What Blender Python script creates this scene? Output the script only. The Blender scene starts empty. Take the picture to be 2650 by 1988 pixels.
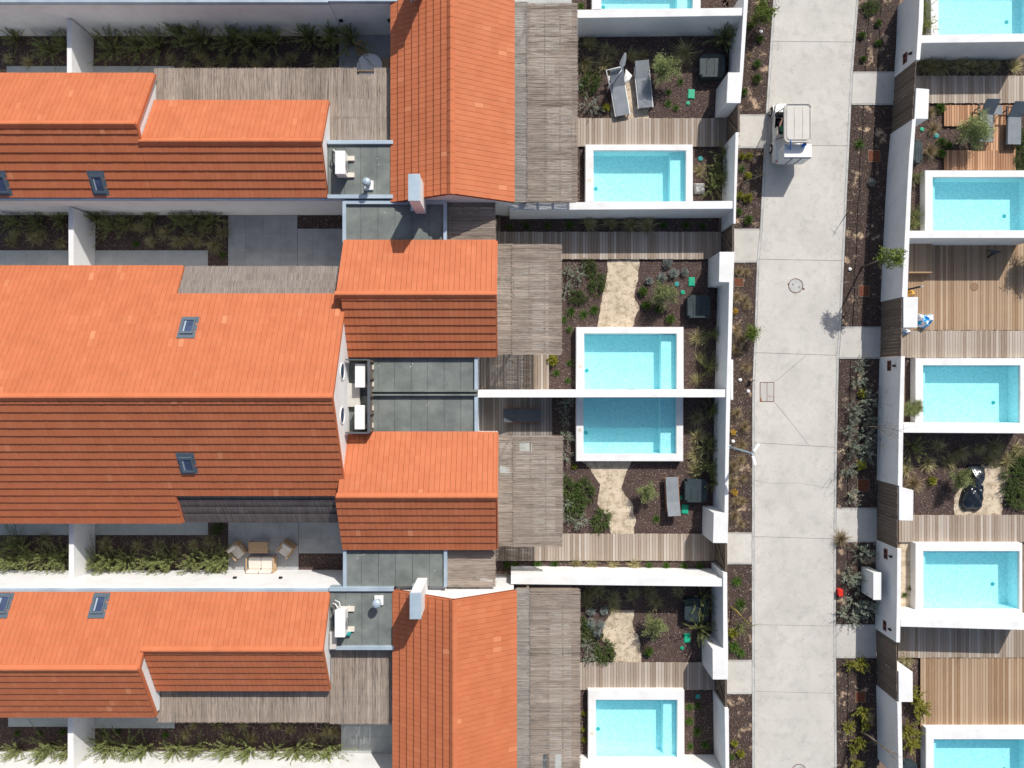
import bpy, bmesh, math, random
import numpy as np
from mathutils import Vector, Matrix
from mathutils.geometry import tessellate_polygon

random.seed(7); rng = np.random.default_rng(7)
sc = bpy.context.scene
COL = sc.collection

# ------------------------------------------------------------------ camera, sky, sun, exposure
H = 35.0                                  # drone height over the gardens, looking straight down
FPX = 2650*24/36.0
cam = bpy.data.cameras.new('camera'); cam.lens = 24; cam.sensor_width = 36; cam.clip_end = 3000
co = bpy.data.objects.new('camera', cam); COL.objects.link(co); co.location = (0, 0, H); sc.camera = co
SUN = Vector((0.54, 1.05, 1.0)).normalized()          # towards the sun
ELEV = math.asin(SUN.z); AZ = math.atan2(SUN.x, SUN.y)
w = bpy.data.worlds.new('World'); sc.world = w; w.use_nodes = True
sky = w.node_tree.nodes.new('ShaderNodeTexSky'); sky.sky_type = 'NISHITA'; sky.sun_disc = False
sky.air_density = 1.0; sky.dust_density = 2.2; sky.ozone_density = .6; sky.sun_elevation = ELEV; sky.sun_rotation = AZ
bg = w.node_tree.nodes['Background']; bg.inputs[1].default_value = 0.112
w.node_tree.links.new(sky.outputs[0], bg.inputs[0])
sl = bpy.data.lights.new('sun', 'SUN'); sl.energy = 4.6; sl.angle = math.radians(0.5); sl.color = (1.0, 0.955, 0.89)
so = bpy.data.objects.new('sun', sl); COL.objects.link(so); so.rotation_euler = SUN.to_track_quat('Z', 'Y').to_euler()
so.location = (10, 20, 30)
vs = sc.view_settings; vs.view_transform = 'Standard'; vs.look = 'None'; vs.exposure = 0.12; vs.gamma = 1; vs.use_curve_mapping = False

# ------------------------------------------------------------------ helpers
OX = (0, 650, 1300, 1950); OY = (0, 500, 1000, 1488)
def q(c, r, x, y): return (OX[c]+x/3.16, OY[r]+y/3.16)     # survey sheet -> plan point
def P(u, v, z=0.0):
    k = (H-z)/FPX
    return Vector(((u-1325)*k, (994-v)*k, z))
WL = {}
def wl(o): return WL[o.name]
def tag(o, label=None, cat=None, group=None, kind=None):
    if label: o['label'] = label
    if cat: o['category'] = cat
    if group: o['group'] = group
    if kind: o['kind'] = kind
    return o
def adopt(o, parent):
    if parent is not None:
        o.parent = parent; o.location = Vector(o.location) - wl(parent)
def emp(name, loc, label=None, cat=None, group=None, parent=None):
    o = bpy.data.objects.new(name, None); COL.objects.link(o); o.empty_display_size = .2
    o.location = loc; WL[o.name] = Vector(loc); adopt(o, parent)
    return tag(o, label, cat, group)
def mk(name, verts, faces, mat, parent=None, rnd=None, smooth=False, origin=None):
    V = np.asarray(verts, dtype=float).reshape(-1, 3)
    o0 = (V.min(0)+V.max(0))/2 if origin is None else np.array(origin, float)
    if origin is None: o0[2] = V[:, 2].min()
    me = bpy.data.meshes.new(name)
    F = faces.tolist() if isinstance(faces, np.ndarray) else faces
    me.from_pydata((V-o0).tolist(), [], F)
    if mat is not None: me.materials.append(mat)
    if rnd is not None:
        a = me.attributes.new('rnd', 'FLOAT', 'FACE')
        a.data.foreach_set('value', np.broadcast_to(np.asarray(rnd, dtype=np.float32), (len(me.polygons),)).copy())
    if smooth: me.polygons.foreach_set('use_smooth', [True]*len(me.polygons))
    me.update()
    o = bpy.data.objects.new(name, me); COL.objects.link(o)
    o.location = o0.tolist(); WL[o.name] = Vector(o0.tolist()); adopt(o, parent)
    return o
def bm_obj(name, bm, mat, parent=None, smooth=False):
    bm.normal_update()
    vs_ = [v.co[:] for v in bm.verts]; bm.verts.index_update()
    fs = [[v.index for v in f.verts] for f in bm.faces]
    bm.free()
    return mk(name, vs_, fs, mat, parent, smooth=smooth)
def prism(name, pts, z1, z0, mat, parent=None, bev=0.0, px=True, smooth=False):
    """upright slab: outline given on its top face, extruded straight down to z0"""
    W = [P(u, v, z1) for u, v in pts] if px else [Vector((x, y, z1)) for x, y in pts]
    bm = bmesh.new()
    tv = [bm.verts.new(p) for p in W]
    f = bm.faces.new(tv); f.normal_update()
    if f.normal.z < 0: f.normal_flip()
    bv = [bm.verts.new((p.x, p.y, z0)) for p in W]
    n = len(W)
    for i in range(n):
        j = (i+1) % n
        bm.faces.new((tv[i], tv[j], bv[j], bv[i]))
    bm.faces.new(list(reversed(bv)))
    bmesh.ops.recalc_face_normals(bm, faces=bm.faces[:])
    if bev > 0:
        es = [e for e in bm.edges if max(e.verts[0].co.z, e.verts[1].co.z) > z1-1e-4]
        bmesh.ops.bevel(bm, geom=es, offset=bev, segments=2, affect='EDGES', profile=.5)
    return bm_obj(name, bm, mat, parent, smooth)
def box(name, x0, x1, y0, y1, z0, z1, mat, parent=None, bev=0.0):
    return prism(name, [(x0, y0), (x1, y0), (x1, y1), (x0, y1)], z1, z0, mat, parent, bev, px=False)
def obox(name, c, sx, sy, z0, z1, ang, mat, parent=None, bev=0.0):
    ca, sa = math.cos(ang), math.sin(ang)
    pts = [(c[0]+ca*a*sx/2-sa*b*sy/2, c[1]+sa*a*sx/2+ca*b*sy/2) for a, b in ((-1, -1), (1, -1), (1, 1), (-1, 1))]
    return prism(name, pts, z1, z0, mat, parent, bev, px=False)
def hexa(name, b4, t4, mat, parent=None):
    """solid from 4 bottom and 4 top points"""
    bm = bmesh.new(); vb = [bm.verts.new(p) for p in b4]; vt = [bm.verts.new(p) for p in t4]
    bm.faces.new(vb); bm.faces.new(vt)
    for i in range(4): bm.faces.new((vb[i], vb[(i+1) % 4], vt[(i+1) % 4], vt[i]))
    bmesh.ops.recalc_face_normals(bm, faces=bm.faces[:])
    return bm_obj(name, bm, mat, parent)
def rect(u0, v0, u1, v1): return [(u0, v0), (u1, v0), (u1, v1), (u0, v1)]
def tube_geo(pts, rads, n=8):
    pts = [Vector(p) for p in pts]; V = []; F = []
    up = Vector((0, 0, 1))
    for i, p in enumerate(pts):
        d = (pts[min(i+1, len(pts)-1)]-pts[max(i-1, 0)]).normalized()
        a = d.cross(up)
        if a.length < .05: a = d.cross(Vector((1, 0, 0)))
        a.normalize(); b = d.cross(a)
        for k in range(n):
            t = 2*math.pi*k/n
            V.append(p+(a*math.cos(t)+b*math.sin(t))*rads[i])
    for i in range(len(pts)-1):
        for k in range(n):
            F.append((i*n+k, i*n+(k+1) % n, (i+1)*n+(k+1) % n, (i+1)*n+k))
    F.append(tuple(range(n-1, -1, -1))); F.append(tuple((len(pts)-1)*n+k for k in range(n)))
    return [tuple(v) for v in V], F
def tube(name, pts, r, mat, parent=None, n=8, smooth=True):
    rads = r if isinstance(r, (list, tuple)) else [r]*len(pts)
    V, F = tube_geo(pts, rads, n)
    return mk(name, V, F, mat, parent, smooth=smooth)
def tubes(name, lst, mat, parent=None, n=6):
    V = []; F = []
    for pts, r in lst:
        rads = r if isinstance(r, (list, tuple)) else [r]*len(pts)
        v, f = tube_geo(pts, rads, n); o = len(V); V += v; F += [tuple(i+o for i in g) for g in f]
    return mk(name, V, F, mat, parent, smooth=True)
def lathe(name, prof, c, mat, parent=None, n=24):
    V = []; F = []
    for r, z in prof:
        for k in range(n):
            t = 2*math.pi*k/n; V.append((c[0]+r*math.cos(t), c[1]+r*math.sin(t), z))
    for i in range(len(prof)-1):
        for k in range(n): F.append((i*n+k, i*n+(k+1) % n, (i+1)*n+(k+1) % n, (i+1)*n+k))
    F.append(tuple(range(n-1, -1, -1))); F.append(tuple((len(prof)-1)*n+k for k in range(n)))
    return mk(name, V, F, mat, parent, smooth=False)

# ------------------------------------------------------------------ materials
def M(name, c1, c2=None, scale=2.0, stretch=(1, 1, 1), rough=.8, attr=0.0, orand=0.0, c3=None, c3src='obj',
      bump=0.0, bscale=60.0, lo=.35, hi=.65, big=0.0, bigs=.4, transl=0.0, spec=.3, metal=0.0, fine=0.0, fines=80, spot=0.0, spots=7.0):
    m = bpy.data.materials.new(name); m.use_nodes = True; nt = m.node_tree; N = nt.nodes; L = nt.links
    bs = N['Principled BSDF']; bs.inputs['Roughness'].default_value = rough; bs.inputs['Metallic'].default_value = metal
    bs.inputs['Specular IOR Level'].default_value = spec
    geo = N.new('ShaderNodeNewGeometry'); mp = N.new('ShaderNodeMapping'); mp.inputs['Scale'].default_value = stretch
    L.new(geo.outputs['Position'], mp.inputs['Vector'])
    def noise(s, det=5, src=None):
        n = N.new('ShaderNodeTexNoise'); n.inputs['Scale'].default_value = s; n.inputs['Detail'].default_value = det
        n.inputs['Roughness'].default_value = .6; L.new(src or mp.outputs[0], n.inputs['Vector']); return n
    def mix(f, a, b, typ='MIX'):
        x = N.new('ShaderNodeMix'); x.data_type = 'RGBA'; x.blend_type = typ
        for s, v in ((x.inputs[0], f), (x.inputs[6], a), (x.inputs[7], b)):
            if isinstance(v, (int, float)): s.default_value = v
            elif isinstance(v, tuple): s.default_value = (*v, 1)
            else: L.new(v, s)
        return x.outputs[2]
    def ramp(src, a, b):
        r = N.new('ShaderNodeMapRange'); r.inputs[1].default_value = a; r.inputs[2].default_value = b
        L.new(src, r.inputs[0]); return r.outputs[0]
    def math_(op, a, b):
        x = N.new('ShaderNodeMath'); x.operation = op
        for s, v in ((x.inputs[0], a), (x.inputs[1], b)):
            if isinstance(v, (int, float)): s.default_value = v
            else: L.new(v, s)
        return x.outputs[0]
    col = c1
    if c2 is not None: col = mix(ramp(noise(scale).outputs[0], lo, hi), c1, c2)
    oi = N.new('ShaderNodeObjectInfo'); at = N.new('ShaderNodeAttribute'); at.attribute_name = 'rnd'
    if c3 is not None: col = mix(oi.outputs['Random'] if c3src == 'obj' else at.outputs['Fac'], col, c3)
    val = None
    def addv(x):
        nonlocal val
        val = x if val is None else math_('MULTIPLY', val, x)
    if attr: addv(math_('MULTIPLY_ADD', at.outputs['Fac'], 2*attr) if False else math_('ADD', math_('MULTIPLY', at.outputs['Fac'], 2*attr), 1-attr))
    if orand: addv(math_('ADD', math_('MULTIPLY', oi.outputs['Random'], 2*orand), 1-orand))
    if big: addv(math_('ADD', math_('MULTIPLY', ramp(noise(bigs, 6, geo.outputs['Position']).outputs[0], .3, .7), 2*big), 1-big))
    if fine: addv(math_('ADD', math_('MULTIPLY', ramp(noise(fines, 3).outputs[0], .3, .7), 2*fine), 1-fine))
    if spot:
        sp = math_('SUBTRACT', 1.0, math_('MULTIPLY', ramp(noise(spots, 6, geo.outputs['Position']).outputs[0], .60, .72), spot)); addv(sp)
        s2_ = math_('SUBTRACT', 1.0, math_('MULTIPLY', ramp(noise(spots*.13, 8, geo.outputs['Position']).outputs[0], .56, .70), spot*.6)); addv(s2_)
    if val is not None:
        cv = N.new('ShaderNodeCombineXYZ')
        for i in range(3): L.new(val, cv.inputs[i])
        col = mix(1.0, col, cv.outputs[0], 'MULTIPLY')
    if isinstance(col, tuple): bs.inputs['Base Color'].default_value = (*col, 1)
    else: L.new(col, bs.inputs['Base Color'])
    if bump:
        b = N.new('ShaderNodeBump'); b.inputs['Strength'].default_value = bump; b.inputs['Distance'].default_value = .02
        L.new(noise(bscale, 4).outputs[0], b.inputs['Height']); L.new(b.outputs[0], bs.inputs['Normal'])
    if transl:
        tr = N.new('ShaderNodeBsdfTranslucent'); mx = N.new('ShaderNodeMixShader'); mx.inputs[0].default_value = transl
        if isinstance(col, tuple): tr.inputs[0].default_value = (*col, 1)
        else: L.new(col, tr.inputs[0])
        L.new(bs.outputs[0], mx.inputs[1]); L.new(tr.outputs[0], mx.inputs[2]); L.new(mx.outputs[0], N['Material Output'].inputs[0])
    return m
PLASTER = M('white_plaster', (.71, .71, .705), (.60, .595, .58), scale=1.4, rough=.9, bump=.15, bscale=90, lo=.5, hi=.85, big=.04, bigs=.9, fine=.02, fines=25, spot=.06, spots=5)
TILE = M('terracotta_tile', (.50, .152, .066), (.46, .135, .056), scale=1.3, rough=.75, attr=.05, c3=(.56, .22, .11), c3src='attr', big=.05, bigs=.8, bump=.2, fine=.05)
# the paler tiles of the c3 mix are rare: attribute is skewed towards 0 when it is written
TILEBED = M('tile_underlay', (.25, .065, .03), rough=.95)
FELT = M('roofing_felt', (.128, .146, .138), (.19, .208, .196), scale=1.2, rough=.95, fine=.16, fines=60, big=.14, bigs=.9, bump=.4, bscale=80)
METAL = M('zinc_flashing', (.36, .45, .52), (.46, .55, .62), scale=1.0, rough=.45, metal=.3, big=.08)
CONC = M('concrete', (.51, .49, .45), (.42, .405, .375), scale=1.7, rough=.9, lo=.50, hi=.78, fine=.09, fines=38, big=.10, bigs=.45, bump=.25, bscale=50, orand=.025, spot=.22)
CONCD = M('concrete_patch', (.36, .36, .345), (.47, .465, .45), scale=2.0, rough=.9, fine=.07, fines=45, big=.10, bigs=1.0)
PAVE = M('grey_paving', (.32, .325, .33), (.40, .405, .405), scale=1.5, rough=.8, big=.08, orand=.05, fine=.04)
PATHG = M('pale_paving', (.36, .38, .37), (.43, .45, .44), scale=1.5, rough=.8, big=.08)
WOODG = M('weathered_decking', (.40, .31, .235), (.28, .215, .162), scale=1.0, stretch=(30, 2.0, 1), rough=.85, orand=.24, c3=(.36, .315, .27), big=.06, lo=.3, hi=.7, bump=.2)
WOODR = M('red_brown_decking', (.42, .215, .11), (.31, .15, .075), scale=1.0, stretch=(30, 1.6, 1), rough=.75, orand=.25, c3=(.46, .27, .16), big=.06, lo=.3, hi=.7)
WOODD = M('greyed_decking', (.24, .20, .165), (.18, .155, .135), scale=1.0, stretch=(30, 2.0, 1), rough=.85, orand=.22, c3=(.25, .235, .22), big=.06, lo=.3, hi=.7)
WOODY = M('golden_decking', (.38, .235, .13), (.255, .158, .09), scale=1.0, stretch=(30, 1.6, 1), rough=.75, orand=.18, c3=(.37, .275, .19), big=.08, lo=.3, hi=.7)
GATEW = M('dark_gate_wood', (.17, .13, .10), (.27, .215, .17), scale=1.0, stretch=(1, 30, 3), rough=.85, orand=.45, c3=(.09, .07, .055))
BEAM = M('pergola_timber', (.16, .115, .08), (.22, .16, .11), scale=2, rough=.85)
REED = M('reed', (.185, .15, .12), None, rough=.95, c3=(.45, .375, .315), c3src='attr', big=.08, bigs=1.2, spec=.1)
REEDG = M('grey_reed', (.22, .20, .175), None, rough=.95, c3=(.41, .38, .34), c3src='attr', big=.08, bigs=1.2, spec=.1)
THATCH = M('thatch', (.12, .10, .09), None, rough=1, c3=(.34, .30, .27), c3src='attr', big=.08, bigs=1.2, spec=.1)
MULCH = M('bark_soil', (.040, .026, .023), (.125, .085, .074), scale=22, rough=1, fine=.35, fines=40, big=.15, bigs=1.5, bump=.5, bscale=40)
MULCHS = M('sandy_bark_soil', (.06, .042, .035), (.42, .31, .21), scale=1.5, rough=1, fine=.35, fines=36, lo=.57, hi=.66, big=.15, bigs=1.5, bump=.5, bscale=40)
CHIP = M('bark_chip', (.06, .036, .03), None, rough=1, c3=(.40, .305, .265), c3src='attr', spec=.1)
SAND = M('sand', (.60, .50, .375), (.30, .235, .155), scale=3.2, rough=1, fine=.16, fines=40, big=.14, bigs=1.6, bump=.5, bscale=30, lo=.44, hi=.68)
DIRT = M('dirt', (.25, .18, .13), (.16, .115, .085), scale=1.5, rough=1, fine=.25, fines=40)
def leafm(n, c1, c2, rough=.6, t=.22): return M(n, c1, None, rough=rough, c3=c2, c3src='attr', orand=.16, transl=t, spec=.25)
L_BROOM = leafm('broom_leaf', (.15, .20, .06), (.40, .43, .17))
L_BROOMY = leafm('yellow_broom_leaf', (.19, .20, .035), (.46, .44, .08))
L_GRASS = leafm('tuft_blade', (.21, .195, .08), (.58, .50, .27))
L_DRY = leafm('dry_tuft_blade', (.20, .15, .075), (.42, .33, .20))
L_BALL = leafm('bright_leaf', (.045, .10, .015), (.12, .20, .035))
L_YEL = leafm('yellow_leaf', (.17, .20, .02), (.40, .38, .05))
L_FLOW = leafm('yellow_flower', (.50, .30, .02), (.75, .50, .05))
L_LAV = leafm('grey_leaf', (.20, .25, .23), (.44, .49, .46))
L_SILV = leafm('silver_leaf', (.22, .265, .20), (.50, .55, .44))
L_ROSE = leafm('dark_leaf', (.06, .11, .026), (.17, .24, .07))
L_OLIV = leafm('olive_leaf', (.15, .19, .07), (.40, .44, .19))
L_TREE = leafm('tree_leaf', (.07, .11, .02), (.24, .30, .06))
BARK = M('twig_bark', (.24, .19, .14), (.15, .12, .09), scale=12, rough=.95)
STEMG = M('green_stem', (.13, .14, .06), (.20, .17, .09), scale=12, rough=.9)
LINER = M('pool_liner', (.60, .85, .88), (.80, .95, .96), scale=9, rough=.5, fine=.09, fines=10, lo=.42, hi=.58)  # mottle is mosaic tone plus rippling light painted into the liner colour
DARKG = M('dark_plastic', (.022, .036, .042), (.036, .052, .058), scale=3, rough=.6, big=.15)
BLACK = M('black_plastic', (.012, .012, .014), rough=.5)
TARP = M('black_tarpaulin', (.015, .02, .028), rough=.22, spec=.6)
WHITEP = M('white_metal', (.74, .74, .73), rough=.4, spec=.5)
WHITEF = M('white_fabric', (.80, .79, .77), rough=.9)
GREYF = M('grey_sling_fabric', (.19, .21, .23), (.23, .25, .27), scale=3, rough=.9, fine=.05)
DGREYF = M('dark_cushion', (.075, .085, .10), (.095, .105, .12), scale=3, rough=.9)
CREAM = M('cream_cushion', (.62, .57, .50), (.68, .63, .56), scale=3, rough=.95)
TEAK = M('teak', (.40, .26, .14), (.48, .33, .19), scale=2, stretch=(4, 20, 4), rough=.7)
REDWOOD = M('red_brown_wood', (.30, .11, .05), (.36, .15, .07), scale=3, rough=.7)
GREENP = M('green_plastic', (.01, .30, .17), (.02, .38, .22), scale=8, rough=.5)
TEALP = M('teal_plastic', (.02, .25, .24), (.04, .32, .30), scale=8, rough=.5)
RUST = M('rusty_iron', (.105, .036, .02), (.16, .055, .028), scale=9, rough=.9)
REDP = M('red_plastic', (.62, .03, .02), rough=.5)
FRAMEB = M('window_flashing', (.10, .135, .165), (.13, .165, .20), scale=2, rough=.45, metal=.3)
GLASSD = M('dark_window_glass', (.035, .05, .10), (.06, .08, .15), scale=2, rough=.08, spec=.8)
BLIND = M('window_blind', (.30, .36, .42), rough=.6)
BEIGER = M('cart_roof_plastic', (.50, .475, .43), (.54, .515, .47), scale=2, rough=.45, big=.05)
BEIGE = M('beige_plastic', (.60, .55, .47), (.64, .59, .51), scale=2, rough=.55)
TYRE = M('tyre_rubber', (.02, .02, .02), rough=.8)
SKIN = M('skin', (.45, .26, .18), rough=.6)
SHIRT = M('green_shirt', (.01, .20, .09), rough=.9)
TROUS = M('dark_trousers', (.03, .03, .04), rough=.9)
HAIR = M('dark_hair', (.02, .015, .01), rough=.8)
BLUEP = M('blue_plastic', (.01, .16, .55), rough=.5)
TOWELB = M('blue_patterned_fabric', (.02, .30, .68), (.80, .84, .86), scale=4.5, rough=.8, lo=.47, hi=.53)
TOWELO = M('orange_fabric', (.85, .38, .02), (.9, .8, .6), scale=7, rough=.8, lo=.55, hi=.6)
BROWNPL = M('brown_plate', (.16, .06, .045), rough=.5)
def water_mat():
    m = bpy.data.materials.new('pool_water'); m.use_nodes = True; N = m.node_tree.nodes; L = m.node_tree.links
    N.remove(N['Principled BSDF'])
    tr = N.new('ShaderNodeBsdfTransparent'); tr.inputs[0].default_value = (.76, .962, .985, 1)
    gl = N.new('ShaderNodeBsdfGlossy'); gl.inputs['Roughness'].default_value = .03
    lw = N.new('ShaderNodeLayerWeight'); lw.inputs[0].default_value = .5
    pw = N.new('ShaderNodeMath'); pw.operation = 'POWER'; pw.inputs[1].default_value = 4.0; L.new(lw.outputs['Facing'], pw.inputs[0])
    fr = N.new('ShaderNodeMath'); fr.operation = 'MULTIPLY_ADD'; fr.inputs[1].default_value = .6; fr.inputs[2].default_value = .025; L.new(pw.outputs[0], fr.inputs[0])
    nz = N.new('ShaderNodeTexNoise'); nz.inputs['Scale'].default_value = 5; nz.inputs['Detail'].default_value = 3
    ge = N.new('ShaderNodeNewGeometry'); L.new(ge.outputs['Position'], nz.inputs['Vector'])
    b = N.new('ShaderNodeBump'); b.inputs['Strength'].default_value = .25; b.inputs['Distance'].default_value = .03
    L.new(nz.outputs[0], b.inputs['Height']); L.new(b.outputs[0], gl.inputs['Normal'])
    df = N.new('ShaderNodeBsdfDiffuse'); df.inputs[0].default_value = (.10, .70, .82, 1); m2 = N.new('ShaderNodeMixShader'); m2.inputs[0].default_value = .15
    L.new(tr.outputs[0], m2.inputs[1]); L.new(df.outputs[0], m2.inputs[2])
    mx = N.new('ShaderNodeMixShader'); L.new(fr.outputs[0], mx.inputs[0]); L.new(m2.outputs[0], mx.inputs[1]); L.new(gl.outputs[0], mx.inputs[2])
    L.new(mx.outputs[0], N['Material Output'].inputs[0]); return m
WATER = water_mat()

# ------------------------------------------------------------------ pools (collected first: the ground is cut out under them)
POOLS = [  # outer quad, inner quad, side of the step, label
 ((1532,-80,1813,24), (1556,-60,1793,24), 'R', 'pool cut off by the top edge, left of the road'),
 ((1515,374,1793,523), (1536,390,1775,523), 'R', 'uppermost full pool left of the road, beside the grey boardwalk'),
 ((1491,846.5,1769,1010), (1512,864,1751,1010), 'R', 'pool touching the north side of the wall shared by the middle gardens'),
 ((1491,1028,1768,1194), (1510,1028,1750,1174.5), 'R', 'half shaded pool touching the south side of the shared middle wall'),
 ((1522,1787,1771,1972), (1542,1812,1752.5,1961), 'R', 'bottom pool left of the road, below the lower grey boardwalk'),
 ((2409,-90,2695,92), (2429,-70,2675,90), 'L', 'pool cut off by the top right corner of the photo'),
 ((2394,441,2690,598), (2414,459,2669,597), 'L', 'pool beside the brown lounger deck right of the road'),
 ((2369,927,2662,1097), (2389,946,2640,1096), 'L', 'pool below the wide golden deck right of the road'),
 ((2369,1406,2646,1594), (2390,1427,2638,1577), 'L', 'pool right of the white roadside cabinet, in the fourth right garden'),
 ((2396,1884,2690,2090), (2417,1914,2669,2070), 'L', 'pool cut off by the bottom right corner of the photo'),
]
ZR, ZW, ZF, ZB = .45, .34, -.42, .08
def build_pool(outer, inner, side, label):
    o = [P(outer[0], outer[1], ZR), P(outer[2], outer[3], ZR)]; i = [P(inner[0], inner[1], ZR), P(inner[2], inner[3], ZR)]
    ox0, ox1, oy1, oy0 = o[0].x, o[1].x, o[0].y, o[1].y
    ix0, ix1, iy1, iy0 = i[0].x, i[1].x, i[0].y, i[1].y
    iy0 = max(iy0, oy0+.012)
    t = emp('swimming_pool', ((ox0+ox1)/2, (oy0+oy1)/2, 0), 'small rectangular ' + label, 'swimming pool', 'plunge pools of the gardens')
    bm = bmesh.new()
    O = [(ox0, oy0), (ox1, oy0), (ox1, oy1), (ox0, oy1)]; I = [(ix0, iy0), (ix1, iy0), (ix1, iy1), (ix0, iy1)]
    vo = [bm.verts.new((x, y, ZR)) for x, y in O]; vi = [bm.verts.new((x, y, ZR)) for x, y in I]
    vb = [bm.verts.new((x, y, -.5)) for x, y in O]; vj = [bm.verts.new((x, y, ZW-.02)) for x, y in I]
    for k in range(4):
        n = (k+1) % 4
        bm.faces.new((vo[k], vo[n], vi[n], vi[k])); bm.faces.new((vb[k], vb[n], vo[n], vo[k])); bm.faces.new((vi[k], vi[n], vj[n], vj[k]))
    es = [e for e in bm.edges if abs(e.verts[0].co.z-ZR) < 1e-5 and abs(e.verts[1].co.z-ZR) < 1e-5 and len(e.link_faces) == 2 and abs(e.link_faces[0].normal.z-e.link_faces[1].normal.z) > -1]
    bm.normal_update()
    bmesh.ops.recalc_face_normals(bm, faces=bm.faces[:])
    es = [e for e in bm.edges if e.calc_face_angle(0) > .5 and e.verts[0].co.z > .3 and e.verts[1].co.z > .3 and abs(e.verts[0].co.z-ZR) < 1e-5 and abs(e.verts[1].co.z-ZR) < 1e-5]
    bmesh.ops.bevel(bm, geom=es, offset=.015, segments=2, affect='EDGES')
    bm_obj('rim', bm, PLASTER, t)
    e = .004; X0, X1, Y0, Y1 = ix0-e, ix1+e, iy0-e, iy1+e
    V = [(X0, Y0, ZF), (X1, Y0, ZF), (X1, Y1, ZF), (X0, Y1, ZF), (X0, Y0, ZW-.01), (X1, Y0, ZW-.01), (X1, Y1, ZW-.01), (X0, Y1, ZW-.01)]
    mk('basin', V, [(0, 1, 2, 3), (0, 4, 5, 1), (1, 5, 6, 2), (2, 6, 7, 3), (3, 7, 4, 0)], LINER, t)
    wd = ix1-ix0
    if side == 'R': box('step', ix1-.155*wd, ix1-.001, iy0+.001, iy1-.001, ZF-.1, ZB, LINER, t, .02)
    else: box('step', ix0+.001, ix0+.065*wd, iy0+.001, iy1-.001, ZF-.1, ZB, LINER, t, .02)
    mk('water', [(ix0-.002, iy0-.002, ZW), (ix1+.002, iy0-.002, ZW), (ix1+.002, iy1+.002, ZW), (ix0-.002, iy1+.002, ZW)], [(0, 1, 2, 3)], WATER, t)
    dx = ix0+.22 if side == 'R' else ix1-.75
    dy = iy0+(iy1-iy0)*.35
    lathe('drain', [(.001, ZF+.004), (.10, ZF+.004), (.10, ZF+.016), (.07, ZF+.02), (.001, ZF+.02)], (dx, dy), TEALP, t, 14)
    if side == 'R': lathe('skimmer_lid', [(.001, ZR+.001), (.10, ZR+.001), (.095, ZR+.008), (.001, ZR+.008)], ((ox0+ix0)/2, iy0+(iy1-iy0)*.42), BEIGE, t, 16)
    return (ox0+.05, ox1-.05, oy0+.05, oy1-.05)
HOLES = [build_pool(*p) for p in POOLS]

# ------------------------------------------------------------------ ground
loops = [[Vector((-700, -700, 0)), Vector((700, -700, 0)), Vector((700, 700, 0)), Vector((-700, 700, 0))]]
for a, b, c, d in HOLES: loops.append([Vector((a, c, 0)), Vector((a, d, 0)), Vector((b, d, 0)), Vector((b, c, 0))])
tri = tessellate_polygon(loops); flat = [p for l in loops for p in l]
g = mk('ground', [(p.x, p.y, -.02) for p in flat], [tuple(t) for t in tri], DIRT, origin=(0, 0, -.02)); tag(g, kind='structure')

def inpoly(X, Y, poly):
    ins = np.zeros(len(X), bool); n = len(poly); j = n-1
    for i in range(n):
        xi, yi = poly[i]; xj, yj = poly[j]
        c = ((yi > Y) != (yj > Y)) & (X < (xj-xi)*(Y-yi)/(yj-yi+1e-12)+xi)
        ins ^= c; j = i
    return ins
def quads(c, a, b, rnd, name, mat, parent=None, **k):
    """rhombic flakes: centres c, half vectors a and b"""
    n = len(c); V = np.empty((n, 4, 3)); V[:, 0] = c-a; V[:, 1] = c-b; V[:, 2] = c+a; V[:, 3] = c+b
    return mk(name, V.reshape(-1, 3), np.arange(4*n).reshape(-1, 4), mat, parent, rnd=rnd, **k)
chips_acc = []
def chips(poly, dens, holes=()):
    xs = [p[0] for p in poly]; ys = [p[1] for p in poly]
    A = (max(xs)-min(xs))*(max(ys)-min(ys)); n = int(A*dens)
    X = rng.uniform(min(xs), max(xs), n); Y = rng.uniform(min(ys), max(ys), n)
    k = inpoly(X, Y, poly) & (rng.uniform(0, 1, n) < .62+.3*np.sin(X*2.3+np.sin(Y*1.7)*1.5)*np.sin(Y*2.9+np.sin(X*3.1)))
    for h in holes: k &= ~inpoly(X+rng.normal(0, .09, n), Y+rng.normal(0, .09, n), h)
    k2 = rng.uniform(0, 1, n) < .07; X, Y = X[k | (k2 & inpoly(X, Y, poly))], Y[k | (k2 & inpoly(X, Y, poly))]; chips_acc.append(np.stack([X, Y, rng.uniform(.012, .03, len(X))], 1))
def wpoly(pts, z=0.0): return [(P(u, v, z).x, P(u, v, z).y) for u, v in pts]
def rough(pts, amp=.035, step=.16):
    out = []
    for i in range(len(pts)):
        a = Vector(pts[i]); b = Vector(pts[(i+1) % len(pts)]); n = max(1, int((b-a).length/step))
        for k in range(n):
            p = a.lerp(b, k/n); out.append((p.x+random.uniform(-amp, amp), p.y+random.uniform(-amp, amp)))
    return out
def sheet(name, wp, z, mat, th=.03):
    o = prism(name, wp, z, z-th, mat, px=False); return tag(o, kind='structure')
def bed(pts, mat=None, dens=290, holes=()):
    mat = mat or MULCH
    wp = wpoly(pts); sheet('planting_bed', wp, 0.0, mat); chips(wp, dens, holes)
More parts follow.
